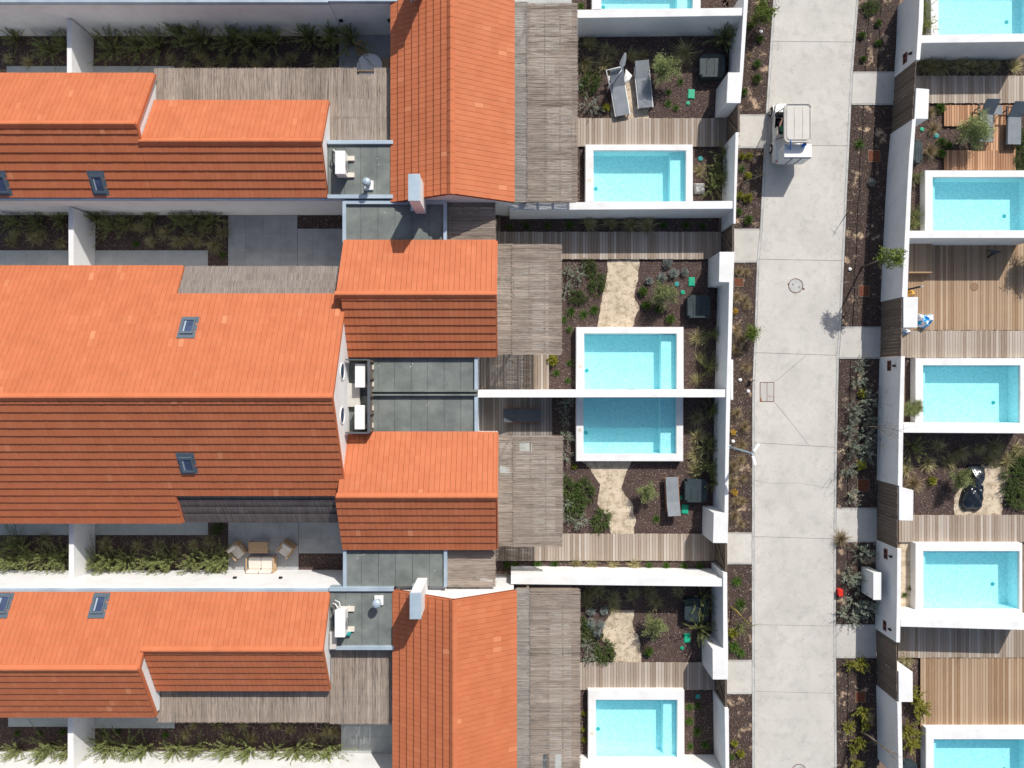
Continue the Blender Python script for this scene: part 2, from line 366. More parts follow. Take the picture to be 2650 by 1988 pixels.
# sandy paths across the lawn-less gardens
SANDS = []
def sand(pts):
    wp = rough(wpoly(pts)); SANDS.append(wp); o = prism('sand_path', wp, .008, -.01, SAND, px=False); tag(o, kind='structure')
Q = lambda c, r, *xy: [q(c, r, xy[i], xy[i+1]) for i in range(0, len(xy), 2)]
sand(Q(2,1, 865,545, 1120,545, 1110,700, 1075,850, 1120,930, 1060,1100, 780,1100, 810,880, 850,700))
sand(Q(2,2, 640,600, 1065,600, 1010,720, 970,830, 1060,960, 1090,1100, 1070,1215, 890,1215, 860,1080, 780,960, 800,800, 720,680))
sand(Q(2,3, 900,290, 1080,290, 1060,400, 1120,520, 1140,715, 900,715, 930,640, 820,540, 830,400))
sand(Q(3,2, 1790,640, 2090,660, 2080,800, 2040,930, 2030,1060, 1640,1060, 1640,900, 1760,760))
sand(Q(2,0, 900,720, 1080,600, 1200,880, 1200,975, 880,975))
# beds: behind the houses
bed(rect(-40,95,241,179)); bed(rect(241,95,877,270))
bed(rect(-40,557,244,649)); bed(rect(244,557,590,700)); bed(rect(770,557,887,591.5), MULCH)
bed(rect(-40,1384,245,1476)); bed(rect(245,1384,590,1476)); bed(rect(539,1352,590,1386)); bed(rect(773,1433,888,1476))
bed(rect(-40,1850,243,1946)); bed(rect(243,1850,882,1946))
# beds: gardens left of the road
bed(rect(1480,-20,1531,24)); bed(rect(1814,-20,1885,22)); bed(rect(1480,96,1890,307), holes=[SANDS[4]])
bed(rect(1480,379,1514,523)); bed(rect(1795,379,1885,520))
bed(rect(1296,563,1860,602)); bed(rect(1421,671,1860,846), holes=[SANDS[0]]); bed(rect(1421,848,1490,1010)); bed(rect(1770,846,1865,1010))
bed(rect(1429,1028,1490,1194)); bed(rect(1770,1028,1865,1194)); bed(rect(1440,1196,1860,1382), holes=[SANDS[1]])
bed(rect(1284,1453,1860,1478)); bed(rect(1480,1515,1850,1715), holes=[SANDS[2]]); bed(rect(1500,1786,1520,1960)); bed(rect(1773,1786,1850,1960))
# beds: along the road
LE = [(2005,-60),(1982,297),(1967,595),(1959,677),(1951,911),(1947,1010),(1946,1488),(1947,2060)]
RE = [(2227,-60),(2207,190),(2192,500),(2177,848),(2171,921),(2166,1158),(2164,1316),(2163,1600),(2166,2060)]
def ev(E, v):
    for (a, b), (c, d) in zip(E, E[1:]):
        if b <= v <= d: return a+(c-a)*(v-b)/(d-b)
    return E[-1][0]
def strip(E, v0, v1, du=0):
    return [(ev(E, v)+du, v) for v in [v0]+[b for a, b in E if v0 < b < v1]+[v1]]
for v0, v1 in ((-40,299),(381,594),(677,1381),(1458,1711),(1794,2040)):
    bed(strip(LE, v0, v1, -1)+[(1850, v1), (1850, v0)] if v0 > 600 else strip(LE, v0, v1, -1)+[(1870, v1), (1870, v0)], MULCHS, 330)
WB = [(2320,-60),(2313,190),(2298,500),(2278,770),(2275,925),(2268,1120),(2266,1316),(2264,1600),(2266,2060)]
for v0, v1 in ((-40,187),(270,847),(927,1316),(1401,1618),(1702,2040)):
    bed(strip(RE, v0, v1, 1)+list(reversed(strip(WB, v0, v1, 10))), MULCHS, 220)
# beds: right gardens
bed(rect(2378,-20,2408,92)); bed(rect(2378,150,2700,197)); bed(rect(2368,269,2443,441)); bed(rect(2443,327,2510,388)); bed(rect(2631,270,2700,441))
bed(rect(2352,441,2393,598)); bed(rect(2343,926,2368,1098)); bed(rect(2330,1115,2700,1333), holes=[SANDS[3]]); bed(rect(2328,1404,2368,1594), SAND, 20)
bed(rect(2330,1700,2382,1890)); bed(rect(2330,1890,2395,2040))
bed(rect(2636,650,2700,700))
A = np.concatenate(chips_acc); n = len(A)
th = rng.uniform(0, 6.283, n); ln = rng.uniform(.018, .048, n); wd = rng.uniform(.008, .02, n); tz = rng.normal(0, .35, n)
a = np.stack([np.cos(th)*ln, np.sin(th)*ln, tz*ln], 1); b = np.stack([-np.sin(th)*wd, np.cos(th)*wd, rng.normal(0, .4, n)*wd], 1)
o = quads(A, a, b, rng.uniform(0, 1, n)**2.3, 'bark_mulch', CHIP, origin=(0, 0, 0)); tag(o, kind='stuff')

# ------------------------------------------------------------------ road: slabs, kerbs, paths to the gates
road = tag(emp('road', P(2070, 994, 0)), kind='structure')
J = [(-60,-60),(107,109),(375,378),(671,675),(913,920),(1146,1158),(1389,1395),(1617,1621),(1790,1795),(2060,2060)]
G = .4
for (a0, a1), (b0, b1) in zip(J, J[1:]):
    Lp = strip(LE, a0+G, b0-G, 6); Rp = strip(RE, a1+G, b1-G, -6)
    prism('road_slab', Lp+list(reversed(Rp)), .02, -.1, CONC, road, .006)
for E, s in ((LE, 1), (RE, -1)):
    ks = [-60, 107, 297, 420, 545, 673, 800, 915, 1040, 1152, 1270, 1390, 1505, 1619, 1700, 1792, 1900, 2060]
    for k0, k1 in zip(ks, ks[1:]):
        prism('kerb_stone', strip(E, k0+.2, k1-.2, 0)+list(reversed(strip(E, k0+.2, k1-.2, s*5.6))), .035, -.1, CONCD, road, .006)
for v0, v1 in ((300,380),(595.5,676),(1382,1457),(1712,1793)):
    pt = tag(emp('path', P(1930, (v0+v1)/2)), kind='structure')
    prism('path_slab', [(1868, v0), (ev(LE, v0)-.6, v0), (ev(LE, v1)-.6, v1), (1868, v1)], .022, -.1, CONC, pt, .005)
    for a, b in ((v0-3.5, v0-.5), (v1+.5, v1+3.5)): prism('edging', [(1868, a), (ev(LE, a)-1, a), (ev(LE, b)-1, b), (1868, b)], .032, -.1, CONCD, pt)

for v0, v1 in ((189,268),(849,925),(1318,1400),(1620,1700)):
    pt = tag(emp('path', P(2240, (v0+v1)/2)), kind='structure')
    prism('path_slab', [(ev(RE, v0)+.6, v0), (ev(WB, v0)+3, v0), (ev(WB, v1)+3, v1), (ev(RE, v1)+.6, v1)], .022, -.1, CONC, pt, .005)
    for a, b in ((v0-3.5, v0-.5), (v1+.5, v1+3.5)): prism('edging', [(ev(RE, a)+1, a), (ev(WB, a)+3, a), (ev(WB, b)+3, b), (ev(RE, b)+1, b)], .032, -.1, CONCD, pt)
CRACK = M('crack_filler', (.10, .09, .08), rough=1)
def crack(pts, w=.012):
    for a, b in zip(pts, pts[1:]):
        A_, B_ = P(*a, .021), P(*b, .021); d = (B_-A_).normalized(); s = Vector((-d.y, d.x, 0))*w/2
        bb = [A_-s, A_+s, B_+s, B_-s]
        hexa('crack', [p-Vector((0, 0, .01)) for p in bb], [p+Vector((0, 0, .002)) for p in bb], CRACK, road)
crack([q(3,1,180,1540), q(3,1,430,1328)]); crack([q(3,2,172,130), q(3,2,300,285), q(3,2,455,485)])
crack([q(3,2,20,772), q(3,2,150,795), q(3,2,380,790), q(3,2,560,825), q(3,2,668,835)], .007)

# ------------------------------------------------------------------ decks
def deck(label, us, v0, v1, mat, z=.12, wpx=7.35, gap=.007):
    """boards run north-south; us = (u0,u1)"""
    t = emp('boardwalk', P((us[0]+us[1])/2, (v0+v1)/2), label, 'wooden deck')
    n = round((us[1]-us[0])/wpx); w_ = (us[1]-us[0])/n
    p0 = P(us[0], v0, z-.06); p1 = P(us[1], v1, z-.06)
    box('joist_frame', p0.x+.02, p1.x-.02, p1.y+.02, p0.y-.02, -.015, z-.035, BLACK, t)
    A0 = P(us[0], v0, z); A1 = P(us[1], v1, z); W = (A1.x-A0.x)/n
    base = box('board', -W/2+gap, W/2-gap, A1.y, A0.y, z-.028, z, mat); me = base.data; bl = Vector(base.location)
    bpy.data.objects.remove(base)
    for i in range(n):
        o = bpy.data.objects.new('board', me); COL.objects.link(o)
        loc = Vector((A0.x+W*(i+.5), bl.y+random.uniform(-.012, .012), bl.z+random.uniform(-.0015, .0015)))
        o.location = loc; WL[o.name] = loc; adopt(o, t)
    return t
deck('silvery boardwalk from gate to terrace below the two grey loungers', (1480,1884), 306, 379.5, WOODG)
deck('long shaded boardwalk below the upper planted wall strip', (1281,1866), 600, 671, WOODG)
deck('terrace deck left of the pool on the north side of the shared wall', (1229,1421), 905, 1010, WOODG, .14)
deck('terrace deck under the dark cushioned lounger', (1231,1429), 1028, 1140, WOODD, .14)
deck('long brown striped boardwalk below the garden with the single lounger', (1284,1850), 1381.5, 1451.5, WOODG)
deck('grey boardwalk directly above the bottom pool left of the road', (1493,1850), 1714.5, 1785.5, WOODG)
deck('shaded boardwalk across the top right garden', (2366,2690), 196, 267, WOODG)
t = deck('brown lounger deck, upper left piece beside the boardwalk', (2443,2530), 272, 326.5, WOODR, wpx=6.6, gap=.010)
deck('brown lounger deck, wide piece under the two grey loungers', (2530.5,2630), 272, 390, WOODR, wpx=6.6, gap=.010)
deck('dark brown lower piece of the lounger deck above the pool', (2443,2629), 389, 440, WOODR, .14, wpx=6.6, gap=.010)
deck('wide golden deck beside the blue patterned fabric', (2350,2690), 620, 854.5, WOODY, wpx=7)
deck('pale grey strip of deck between the golden deck and the pool', (2332,2690), 855.5, 926, WOODG, wpx=7)
deck('brown boardwalk below the tarpaulin covered lounger', (2326,2690), 1333, 1403, WOODG)
deck('dark shaded boardwalk along the lowest right garden wall', (2324,2690), 1618, 1702.5, WOODG)
deck('golden deck with long knotty boards at the bottom right', (2382,2690), 1704, 1900, WOODY, .13)
t = emp('deck_platform', P(2382, 670), 'raised timber platform in the corner of the golden deck', 'platform')
p0 = P(2352, 625, .5); p1 = P(2412, 706, .5)
box('frame', p0.x+.02, p1.x-.01, p1.y+.01, p0.y, .13, .465, TEAK, t)
n = 11; W = (p1.x-p0.x)/n
for i in range(n): box('board', p0.x+W*i+.003, p0.x+W*(i+1)-.003, p1.y+.045, p0.y, .47, .5, WOODY, t)
box('edge_board', p0.x, p1.x, p1.y, p1.y+.04, .12, .505, TEAK, t)

# ------------------------------------------------------------------ paved patios
def patio(label, u0, v0, u1, v1, mat=PAVE, z=.03, s=.93):
    t = tag(emp('patio', P((u0+u1)/2, (v0+v1)/2)), label, kind='structure')
    a = P(u0, v0, z); b = P(u1, v1, z); nx = max(1, round((b.x-a.x)/s)); ny = max(1, round((a.y-b.y)/s)); dx = (b.x-a.x)/nx; dy = (a.y-b.y)/ny
    box('mortar_bed', a.x, b.x, b.y, a.y, -.05, z-.012, DIRT, t)
    for i in range(nx):
        for j in range(ny):
            box('paving_slab', a.x+i*dx+.004, a.x+(i+1)*dx-.004, b.y+j*dy+.004, b.y+(j+1)*dy-.004, z-.02, z, mat, t)
patio('patio with the round white table', 877, 91, 1016, 372)
patio('patio between upper and middle houses', 590.5, 557, 769.5, 700); patio('patio strip below the dark bed', 770, 592, 889, 700)
patio('patio with the sofa set', 590.5, 1352, 772.5, 1476); patio('patio strip above the bark bed', 773, 1352, 890, 1432.5)
patio('patio below the lower reed roof', 882.5, 1784, 1019, 1949, PATHG)
patio('terrace under the top reed roof', 1322, -20, 1479.5, 523, PATHG)
patio('terrace under the bottom reed roof', 1330, 1520, 1479, 2030, PATHG)
patio('terrace under the upper middle reed roof', 1282, 672, 1420, 905, PATHG); patio('terrace under the lower middle reed roof', 1284, 1141, 1436, 1381, PATHG)
for a in ((17,171,174,200),(241,171,450,200),(-40,648,176,700),(244,648,538,700),(-40,1345,178,1385),(245,1345,538.5,1385),(21,1845,176,1881),(243,1845,452,1885)):
    patio('narrow paved strip along the house wall', *a, mat=PATHG, z=.04, s=1.2)

# dead leaves and soil washed onto the edges of the lane
n = 1500; v_ = rng.uniform(-20, 2010, n); sd = rng.integers(0, 2, n); off = rng.exponential(11, n); pts = []
for v, s_, f_ in zip(v_, sd, off): u = ev(LE, v)+5+f_ if s_ else ev(RE, v)-5-f_; p = P(u, v, .026); pts.append((p.x, p.y, p.z))
A = np.array(pts); th = rng.uniform(0, 6.283, n); ln = rng.uniform(.008, .03, n); a = np.stack([np.cos(th)*ln, np.sin(th)*ln, 0*ln], 1); b = np.stack([-np.sin(th)*ln*.4, np.cos(th)*ln*.4, rng.normal(0, .1, n)*ln], 1)
o = quads(A, a, b, rng.uniform(0, 1, n), 'leaf_litter', CHIP, origin=(0, 0, 0)); tag(o, kind='stuff')
# ------------------------------------------------------------------ houses
T = .52            # roof slope
GP, TW = .40, .24 # tile course and tile width
class Slope:
    def __init__(s, O, a, up, L, S):   # origin at eave, along, upslope (horizontal dir), length, horizontal run
        s.O = Vector(O); s.a = Vector(a); h = Vector(up); s.up = (h+Vector((0, 0, T))).normalized(); s.n = s.a.cross(s.up)
        if s.n.z < 0: s.n = -s.n
        s.L = L; s.S = S*math.sqrt(1+T*T)
def tile_geo(w, l0, g=.006, hz=.058, lz=.016):
    g = g
    return [(-w/2+g, 0, -.005), (w/2-g, 0, -.005), (w/2-g, 0, hz), (-w/2+g, 0, hz), (-w/2+g, l0, lz-.012), (w/2-g, l0, lz-.012), (w/2-g, l0, lz), (-w/2+g, l0, lz)]
TF = [(0, 1, 2, 3), (3, 2, 6, 7), (0, 3, 7, 4), (1, 5, 6, 2)]
class House:
    def __init__(s, name, loc, label, cat='house'):
        s.e = emp(name, loc, label, cat, 'white houses with orange tiled roofs'); s.tiles = []; s.roof = None; s.cache = {}
    def slope(s, sl):
        if s.roof is None:
            s.roof = emp('roof', wl(s.e), parent=s.e)
        O, a, up, n = sl.O, sl.a, sl.up, sl.n
        c = [O, O+a*sl.L, O+a*sl.L+up*sl.S, O+up*sl.S]
        hexa('roof_deck', [p-n*.16 for p in c], [p-n*.004 for p in c], TILEBED, s.roof)
        nr = math.ceil(sl.S/GP-.08)
        for r in range(nr):
            d = r*GP; ln = min(GP+.02, sl.S-d)
            x = 0.0
            while x < sl.L-.02:
                x0 = max(x, 0); x1 = min(x+TW, sl.L)
                if x1-x0 > .03:
                    s.tiles.append((O+a*((x0+x1)/2)+up*(d-.03 if r == 0 else d), a, up, n, round(x1-x0, 3), round(ln+(.03 if r == 0 else 0), 3)))
                x += TW
    def cut(s, fn): s.tiles = [t for t in s.tiles if not fn(t)]
    def flush(s):
        cam_ = Vector((0, 0, H))
        vis = [t for t in s.tiles if abs(t[0].x) < 25.5 and abs(t[0].y) < 19]
        def show(t): c = cam_-t[0]; return -t[3].dot(c.normalized())*t[4]*t[5]/c.length_squared
        vis.sort(key=show); ind = set(id(t) for t in vis[:300])
        V = []; F = []; R = []
        for t in s.tiles:
            c, a, up, n, w_, l_ = t; r = random.random(); r = .10*r+(.75*random.random() if random.random() < .014 else 0)+(.15*random.random() if random.random() < .25 else 0)
            if id(t) in ind:
                gj = .0042 if n.y < -.1 else .0062; hz_ = .085 if n.x < -.1 else .058; pale = random.random() < .012; r = .75 if pale else random.random()*.25; key = (w_, l_, 99 if pale else int(random.random()*6), gj, hz_); me = s.cache.get(key)
                if me is None:
                    me = bpy.data.meshes.new('roof_tile'); me.from_pydata(tile_geo(w_, l_, gj, hz_), [], TF); me.materials.append(TILE)
                    at = me.attributes.new('rnd', 'FLOAT', 'FACE'); at.data.foreach_set('value', [r]*4); s.cache[key] = me
                o = bpy.data.objects.new('roof_tile', me); COL.objects.link(o)
                m = Matrix((a, up, n)).transposed()
                if m.determinant() < 0: m = Matrix((-a, up, n)).transposed()
                o.parent = s.roof; o.matrix_local = Matrix.Translation(c-wl(s.roof)) @ m.to_4x4()
            else:
                o0 = len(V)
                h_ = random.uniform(-.003, .003)
                for x, y, z in tile_geo(w_, l_, .0042 if n.y < -.1 else .0062, .085 if n.x < -.1 else .058): V.append(tuple(c+a*x+up*y+n*(z+h_)))
                F += [tuple(i+o0 for i in f) for f in TF]; R += [r]*4
        if V: tag(mk('tile_field', V, F, TILE, s.roof, rnd=R), kind='stuff')
    def ridge(s, p0, p1):
        d = (p1-p0); L_ = d.length; d.normalize(); n = round(L_/.46); st = L_/n; side = Vector((-d.y, d.x, 0))
        h = .17
        for i in range(n):
            a = p0+d*(st*i-.012); b = p0+d*(st*(i+1)-.004); lift = .012
            prof = [(-h, -h*T+.03), (-h, -h*T+.07), (-.03, .11), (.03, .11), (h, -h*T+.07), (h, -h*T+.03), (0, .04)]
            V = [tuple(a+side*x+Vector((0, 0, z+lift))) for x, z in prof]+[tuple(b+side*x+Vector((0, 0, z))) for x, z in prof]
            k = len(prof); F = [(j, (j+1) % k, k+(j+1) % k, k+j) for j in range(k)]+[tuple(range(k))[::-1], tuple(range(k, 2*k))]
            mk('ridge_tile', V, F, TILE, s.roof, rnd=random.random()*.12)
    def verge(s, p0, p1, out):   # trim running up a gable edge; out = unit vector away from the roof
        u = (p1-p0).normalized(); n = Vector((0, 0, 1))
        b = [p0, p1, p1+out*.07, p0+out*.07]
        hexa('verge_trim', [x-n*.14 for x in b], [x+n*.045 for x in b], TILE, s.roof)
    def walls(s, x0, x1, y0, y1, z1): box('wall', x0, x1, y0, y1, -.05, z1, PLASTER, s.e)
    def gablewall(s, pts, z0, thick, ax):   # pts (horizontal coord, z) polygon on plane; ax = ('x', X) or ('y', Y)
        k, c = ax
        A_ = []; B_ = []
        for h, z in pts:
            if k == 'x': A_.append((c, h, z)); B_.append((c+thick, h, z))
            else: A_.append((h, c, z)); B_.append((h, c+thick, z))
        n = len(pts); V = A_+B_; F = [tuple(range(n)), tuple(range(2*n-1, n-1, -1))]+[(i, (i+1) % n, n+(i+1) % n, n+i) for i in range(n)]
        bm = bmesh.new(); vv = [bm.verts.new(p) for p in V]
        for f in F: bm.faces.new([vv[i] for i in f])
        bmesh.ops.recalc_face_normals(bm, faces=bm.faces[:])
        bm_obj('gable_wall', bm, PLASTER, s.e)
def up_from(v_e, z_e, v_r, sgn):
    """eave at plan line v_e (height z_e), ridge seen at v_r; sgn=+1 when the ridge lies north of the eave"""
    ye = (994-v_e)*(H-z_e)/FPX; a = (994-v_r)/FPX
    # yr = a*(H-zr), zr = z_e + T*sgn*(yr-ye)
    yr = a*(H-z_e+T*sgn*ye)/(1+a*T*sgn); return ye, yr, z_e+T*sgn*(yr-ye)
def down_to(yr, zr, v, sgn):
    """eave seen at v; sgn=+1 when the eave lies north of the ridge"""
    a = (994-v)/FPX; y = a*(H-zr-T*sgn*yr)/(1-a*T*sgn); return y, zr-T*sgn*(y-yr)
def X(u, z): return P(u, 0, z).x
EX = Vector((1, 0, 0)); EY = Vector((0, 1, 0))
def flat_roof(h, name_lab, u0, v0, u1, v1, z, par='NSEW', seams=3, zp=None):
    zp = zp or z+.14
    a = P(u0, v0, z); b = P(u1, v1, z)
    box('flat_roof_slab', a.x, b.x, b.y, a.y, z-.35, z, BLACK, h.e)
    n = max(2, round((b.x-a.x)/.8)); dx = (b.x-a.x)/n
    for i in range(n): box('felt_strip', a.x+i*dx+.008, a.x+(i+1)*dx-.006, b.y+.01, a.y-.01, z-.01, z+.007+.004*(i % 2), FELT, h.e)
    w_ = .15; c = .012
    V = []; F = []
    for k in range(max(2, int((b.x-a.x)*(a.y-b.y)/5))):
        cx_, cy_ = random.uniform(a.x+.3, b.x-.3), random.uniform(b.y+.3, a.y-.3)
        for _ in range(random.choice((1, 1, 2, 4))):
            r_ = random.uniform(.01, .026); px_, py_ = cx_+random.gauss(0, .12), cy_+random.gauss(0, .12); o = len(V); an = random.random()*3
            V += [(px_+r_*(1+.4*random.random())*math.cos(an+t_*1.257), py_+r_*math.sin(an+t_*1.257), z+.0125) for t_ in range(5)]; F.append(tuple(range(o, o+5)))
    tag(mk('droppings', V, F, PLASTER, h.e), kind='stuff')
    if 'N' in par: box('parapet_coping', a.x, b.x, a.y-w_, a.y+.03, z-.3, zp, METAL, h.e, .01)
    if 'S' in par: box('parapet_coping', a.x, b.x, b.y-.03, b.y+w_, z-.3, zp, METAL, h.e, .01)
    if 'W' in par: box('parapet_coping', a.x-.03, a.x+w_*.85, b.y+.02, a.y-.02, z-.3, zp+.003, METAL, h.e, .01)
    if 'E' in par: box('parapet_coping', b.x-w_*.85, b.x+.03, b.y+.02, a.y-.02, z-.3, zp+.003, METAL, h.e, .01)
    return a, b
def chimney(h, u0, v0, u1, v1, z1, z0):
    a = P(u0, v0, z1); b = P(u1, v1, z1)
    ch = box('chimney', a.x+.02, b.x-.02, b.y+.02, a.y-.02, z0, z1-.04, PLASTER, h.e)
    box('chimney_cap', a.x, b.x, b.y, a.y, z1-.039, z1, METAL, ch, .01)
    box('chimney_flashing', a.x-.14, a.x+.0, b.y-.0, a.y-.15, z0+.9, z0+1.0, METAL, ch)
def skylight(h, pts_v, sl, ux, w_=.82, l_=1.15):
    """sl: slope, position by plan point (u, v) of the window centre"""
    u, v = ux, pts_v
    # intersect camera ray with slope plane
    O = Vector((0, 0, H)); D = (P(u, v, 0)-O); t = (sl.O-O).dot(sl.n)/D.dot(sl.n); c = O+D*t
    k = emp('skylight', c, parent=h.e)
    def slab(nm, x0, x1, y0, y1, z0, z1, m):
        pts = [(x0, y0), (x1, y0), (x1, y1), (x0, y1)]
        f = lambda z: [c+sl.a*x+sl.up*y+sl.n*z for x, y in pts]
        return hexa(nm, f(z0), f(z1), m, k)
    slab('flashing', -w_/2, w_/2, -l_/2, l_/2, -.05, .055, FRAMEB)
    i = .11
    for x0, x1, y0, y1 in ((-w_/2+i, w_/2-i, -l_/2+.12, -l_/2+.21), (-w_/2+i, w_/2-i, l_/2-.3, l_/2-.2), (-w_/2+i, -w_/2+i+.07, -l_/2+.211, l_/2-.301), (w_/2-i-.07, w_/2-i, -l_/2+.211, l_/2-.301)):
        slab('frame', x0, x1, y0, y1, .05, .12, FRAMEB)
    slab('pane', -w_/2+i+.06, w_/2-i-.06, -l_/2+.2, l_/2-.28, .05, .085, GLASSD)
    slab('blind', -w_/2+i+.10, -w_/2+i+.17, -l_/2+.24, l_/2-.33, .08, .09, BLIND)
def gable_ew(h, xa, xb, vN, vR, vS, zS=None, zN=None, overS=(0, 0), doN=True, doS=True, ridge=True):
    if zS is not None:
        yS, yR, zR = up_from(vS, zS, vR, 1); yN, zN = down_to(yR, zR, vN, 1)
    else:
        yN, yR, zR = up_from(vN, zN, vR, -1); yS, zS = down_to(yR, zR, vS, -1)
    sN = Slope((xa, yN, zN), EX, (0, -1, 0), xb-xa, yN-yR); sS = Slope((xa+overS[0], yS, zS), EX, (0, 1, 0), xb-xa-overS[0]+overS[1], yR-yS)
    if doN: h.slope(sN)
    if doS: h.slope(sS)
    if ridge: h.ridge(Vector((xa-.02, yR, zR)), Vector((xb+.02, yR, zR)))
    return dict(yN=yN, zN=zN, yR=yR, zR=zR, yS=yS, zS=zS, N=sN, S=sS)

# ---- northernmost house: only its south wall and roof edge are in view
hz = House('house', P(500, 20), 'white building cut off by the top edge, its long south wall in shade')
a = P(-150, 6, 3.14); b = P(848, 6, 3.14); c = P(1030, 8, 3.14)
box('wall', a.x, b.x, b.y+.03, b.y+3, -.05, 3.0, PLASTER, hz.e); box('wall', b.x, c.x+3.2, P(0, 91, 0).y, P(0, 91, 0).y+3.2, -.05, 2.99, PLASTER, hz.e)
box('parapet_coping', a.x, b.x-.002, b.y, b.y+.16, 2.9, 3.14, METAL, hz.e, .01)
box('parapet_coping', b.x, c.x+.1, P(0, 91, 0).y-.02, P(0, 91, 0).y+.18, 2.9, 3.13, METAL, hz.e, .01)
box('flat_roof_slab', b.x, c.x+.1, P(0, 91, 0).y+.181, P(0, 91, 0).y+3.2, 2.5, 3.0, FELT, hz.e)
s_ = Slope((a.x, b.y+.2, 3.02), EX, (0, 1, 0), b.x-a.x, 2.6); hz.slope(s_); hz.flush()
for x, y in (q(1,0,735,162), q(1,0,1130,160)):
    p = P(x, y, 0); yy = P(0, 91, 0).y if True else 0; z = H-yy*FPX/(994-y); z = max(.4, min(2.8, z)); xx = (x-1325)*(H-z)/FPX
    box('wall_lamp', xx-.09, xx+.09, yy-.10, yy+.01, z-.06, z+.06, BLACK, hz.e, .01)

# ---- upper house (A)
ha = House('house', P(620, 350), 'upper house with stepped roof, small flat roof and tall north-south gable')
yS_, yR_, zR_ = up_from(509, 2.9, 322, 1); yN_, zN_ = down_to(yR_, zR_, 192, 1)
xe1 = (X(399, zN_)+X(351, zR_))/2; xe0 = X(-150, 3)
A1 = gable_ew(ha, xe0, xe1, 192, 322, 509, zS=2.9)
xe2 = X(848.7, 2.9)
A2 = gable_ew(ha, xe1+.002, xe2, 262.6, 367, 509, zS=2.9)
ha.verge(Vector((xe1, A1['yN'], A1['zN'])), Vector((xe1, A1['yR'], A1['zR'])), EX); ha.verge(Vector((xe2, A2['yN'], A2['zN'])), Vector((xe2, A2['yR'], A2['zR'])), EX*.5)
ha.verge(Vector((xe1, A2['yR'], A2['zR'])), Vector((xe1, A1['yR'], A1['zR'])), EX)
ha.walls(xe0, xe1-.15, A1['yS']+.12, A1['yN']-.12, 2.75); ha.walls(xe1-.149, xe2-.02, A2['yS']+.12, A2['yN']-.12, 2.74)
box('wall', xe0, X(1040, 2.9), P(0,557,0).y, A1['yS']+.119, -.05, 2.72, PLASTER, ha.e)
box('gutter', xe0, X(852, 3), A1['yS']-.13, A1['yS']-.0, 2.72, 2.86, METAL, ha.e, .02)
def gable_poly(h, G, X_, th, z0=2.6, drop=.17):
    h.gablewall([(G['yS']+.1, z0), (G['yN']-.1, z0), (G['yN']-.1, G['zN']-drop+.05), (G['yR'], G['zR']-drop), (G['yS']+.1, G['zS']-drop+.05)], z0, th, ('x', X_))
gable_poly(ha, A1, xe1-.03, -.2); gable_poly(ha, A2, xe2-.02, -.2)
for u, v, S_ in ((213*1.1986, 395*1.1986, A1['S']), (3, 395*1.1986, A1['S'])): skylight(ha, v, S_, u, .78, 1.15)
fa, fb = flat_roof(ha, '', 849, 367, 1018, 514, 2.95, 'NS')
box('wall', fa.x+.02, fb.x+.2, fb.y+.03, fa.y-.03, -.05, 2.59, PLASTER, ha.e)
def gable_ns(h, uL, uR_, uC, z_e, vEnd, end, yfar, wallx=.15):
    zc = z_e+T*(X(uR_, z_e)-X(uL, z_e))/2
    xl, xr = X(uL, z_e), X(uR_, z_e); xc = X(uC, zc); zc = z_e+T*(xr-xc); zl = zc-T*(xc-xl)
    ye = P(0, vEnd, zc).y
    y0, y1 = (ye, yfar) if end == 'S' else (yfar, ye)
    sW = Slope((xl, y0, zl), EY, (1, 0, 0), y1-y0, xc-xl); sE = Slope((xr, y0, z_e), EY, (-1, 0, 0), y1-y0, xr-xc)
    h.slope(sW); h.slope(sE); h.ridge(Vector((xc, y0-.02, zc)), Vector((xc, y1+.02, zc)))
    i = .1; yw = ye+(i if end == 'S' else -i)
    z0 = 2.4
    h.gablewall([(xl+i, z0), (xr-i, z0), (xr-i, z_e-.13), (xc, zc-.17), (xl+i, zl-.13)], z0, .2 if end == 'S' else -.2, ('y', yw))
    box('wall', xl+i, xr-i, min(yw, yfar), max(yw, yfar), -.05, z0, PLASTER, h.e)
    return xl, xr, xc, zc, ye
A3 = gable_ns(ha, 1014, 1329, 1167, 3.0, 501, 'S', 21.5)
chimney(ha, 1056, 450, 1087, 520, 5.2, 2.5); chimney(ha, 1056, -122, 1087, -50, 5.2, 2.5)
fa2 = flat_roof(ha, '', 889.6, 522, 1155, 632, 2.85, 'WEN', 3)
box('wall', fa2[0].x, fa2[1].x-.05, fa2[1].y+.1, fa2[0].y, -.05, 2.49, PLASTER, ha.e)
ha.flush()

# ---- middle double house (B)
hb = House('house', P(600, 1000), 'large middle double house with round gable windows and thatched eave strips')
yS_, yR_, zR_ = up_from(1352, 2.9, 1028, 1)
xb1 = X(859, zR_); xb0 = X(-150, 3); xn = X(473, 2.9)
# lower edge of the shortened slopes beside the thatch
yNn, zNn = down_to(yR_, zR_, 760, 1); ySn, zSn = down_to(yR_, zR_, 1285, -1)
B1 = gable_ew(hb, xb0, xn, 690, 1028, 1352, zS=2.9, ridge=False)
def align(y_e, y_full):   # keep tile courses aligned with the long slope
    k = round(abs(y_full-y_e)*math.sqrt(1+T*T)/GP); return k*GP/math.sqrt(1+T*T)
dN = align(yNn, B1['yN']); dS = align(ySn, B1['yS'])
sN = Slope((xn+.001, B1['yN']-dN, B1['zN']+T*dN), EX, (0, -1, 0), xb1-xn, B1['yN']-dN-yR_); hb.slope(sN)
sS = Slope((xn+.001, B1['yS']+dS, B1['zS']+T*dS), EX, (0, 1, 0), xb1-xn, yR_-B1['yS']-dS); hb.slope(sS)
hb.ridge(Vector((xb0, yR_, zR_)), Vector((xb1+.02, yR_, zR_)))
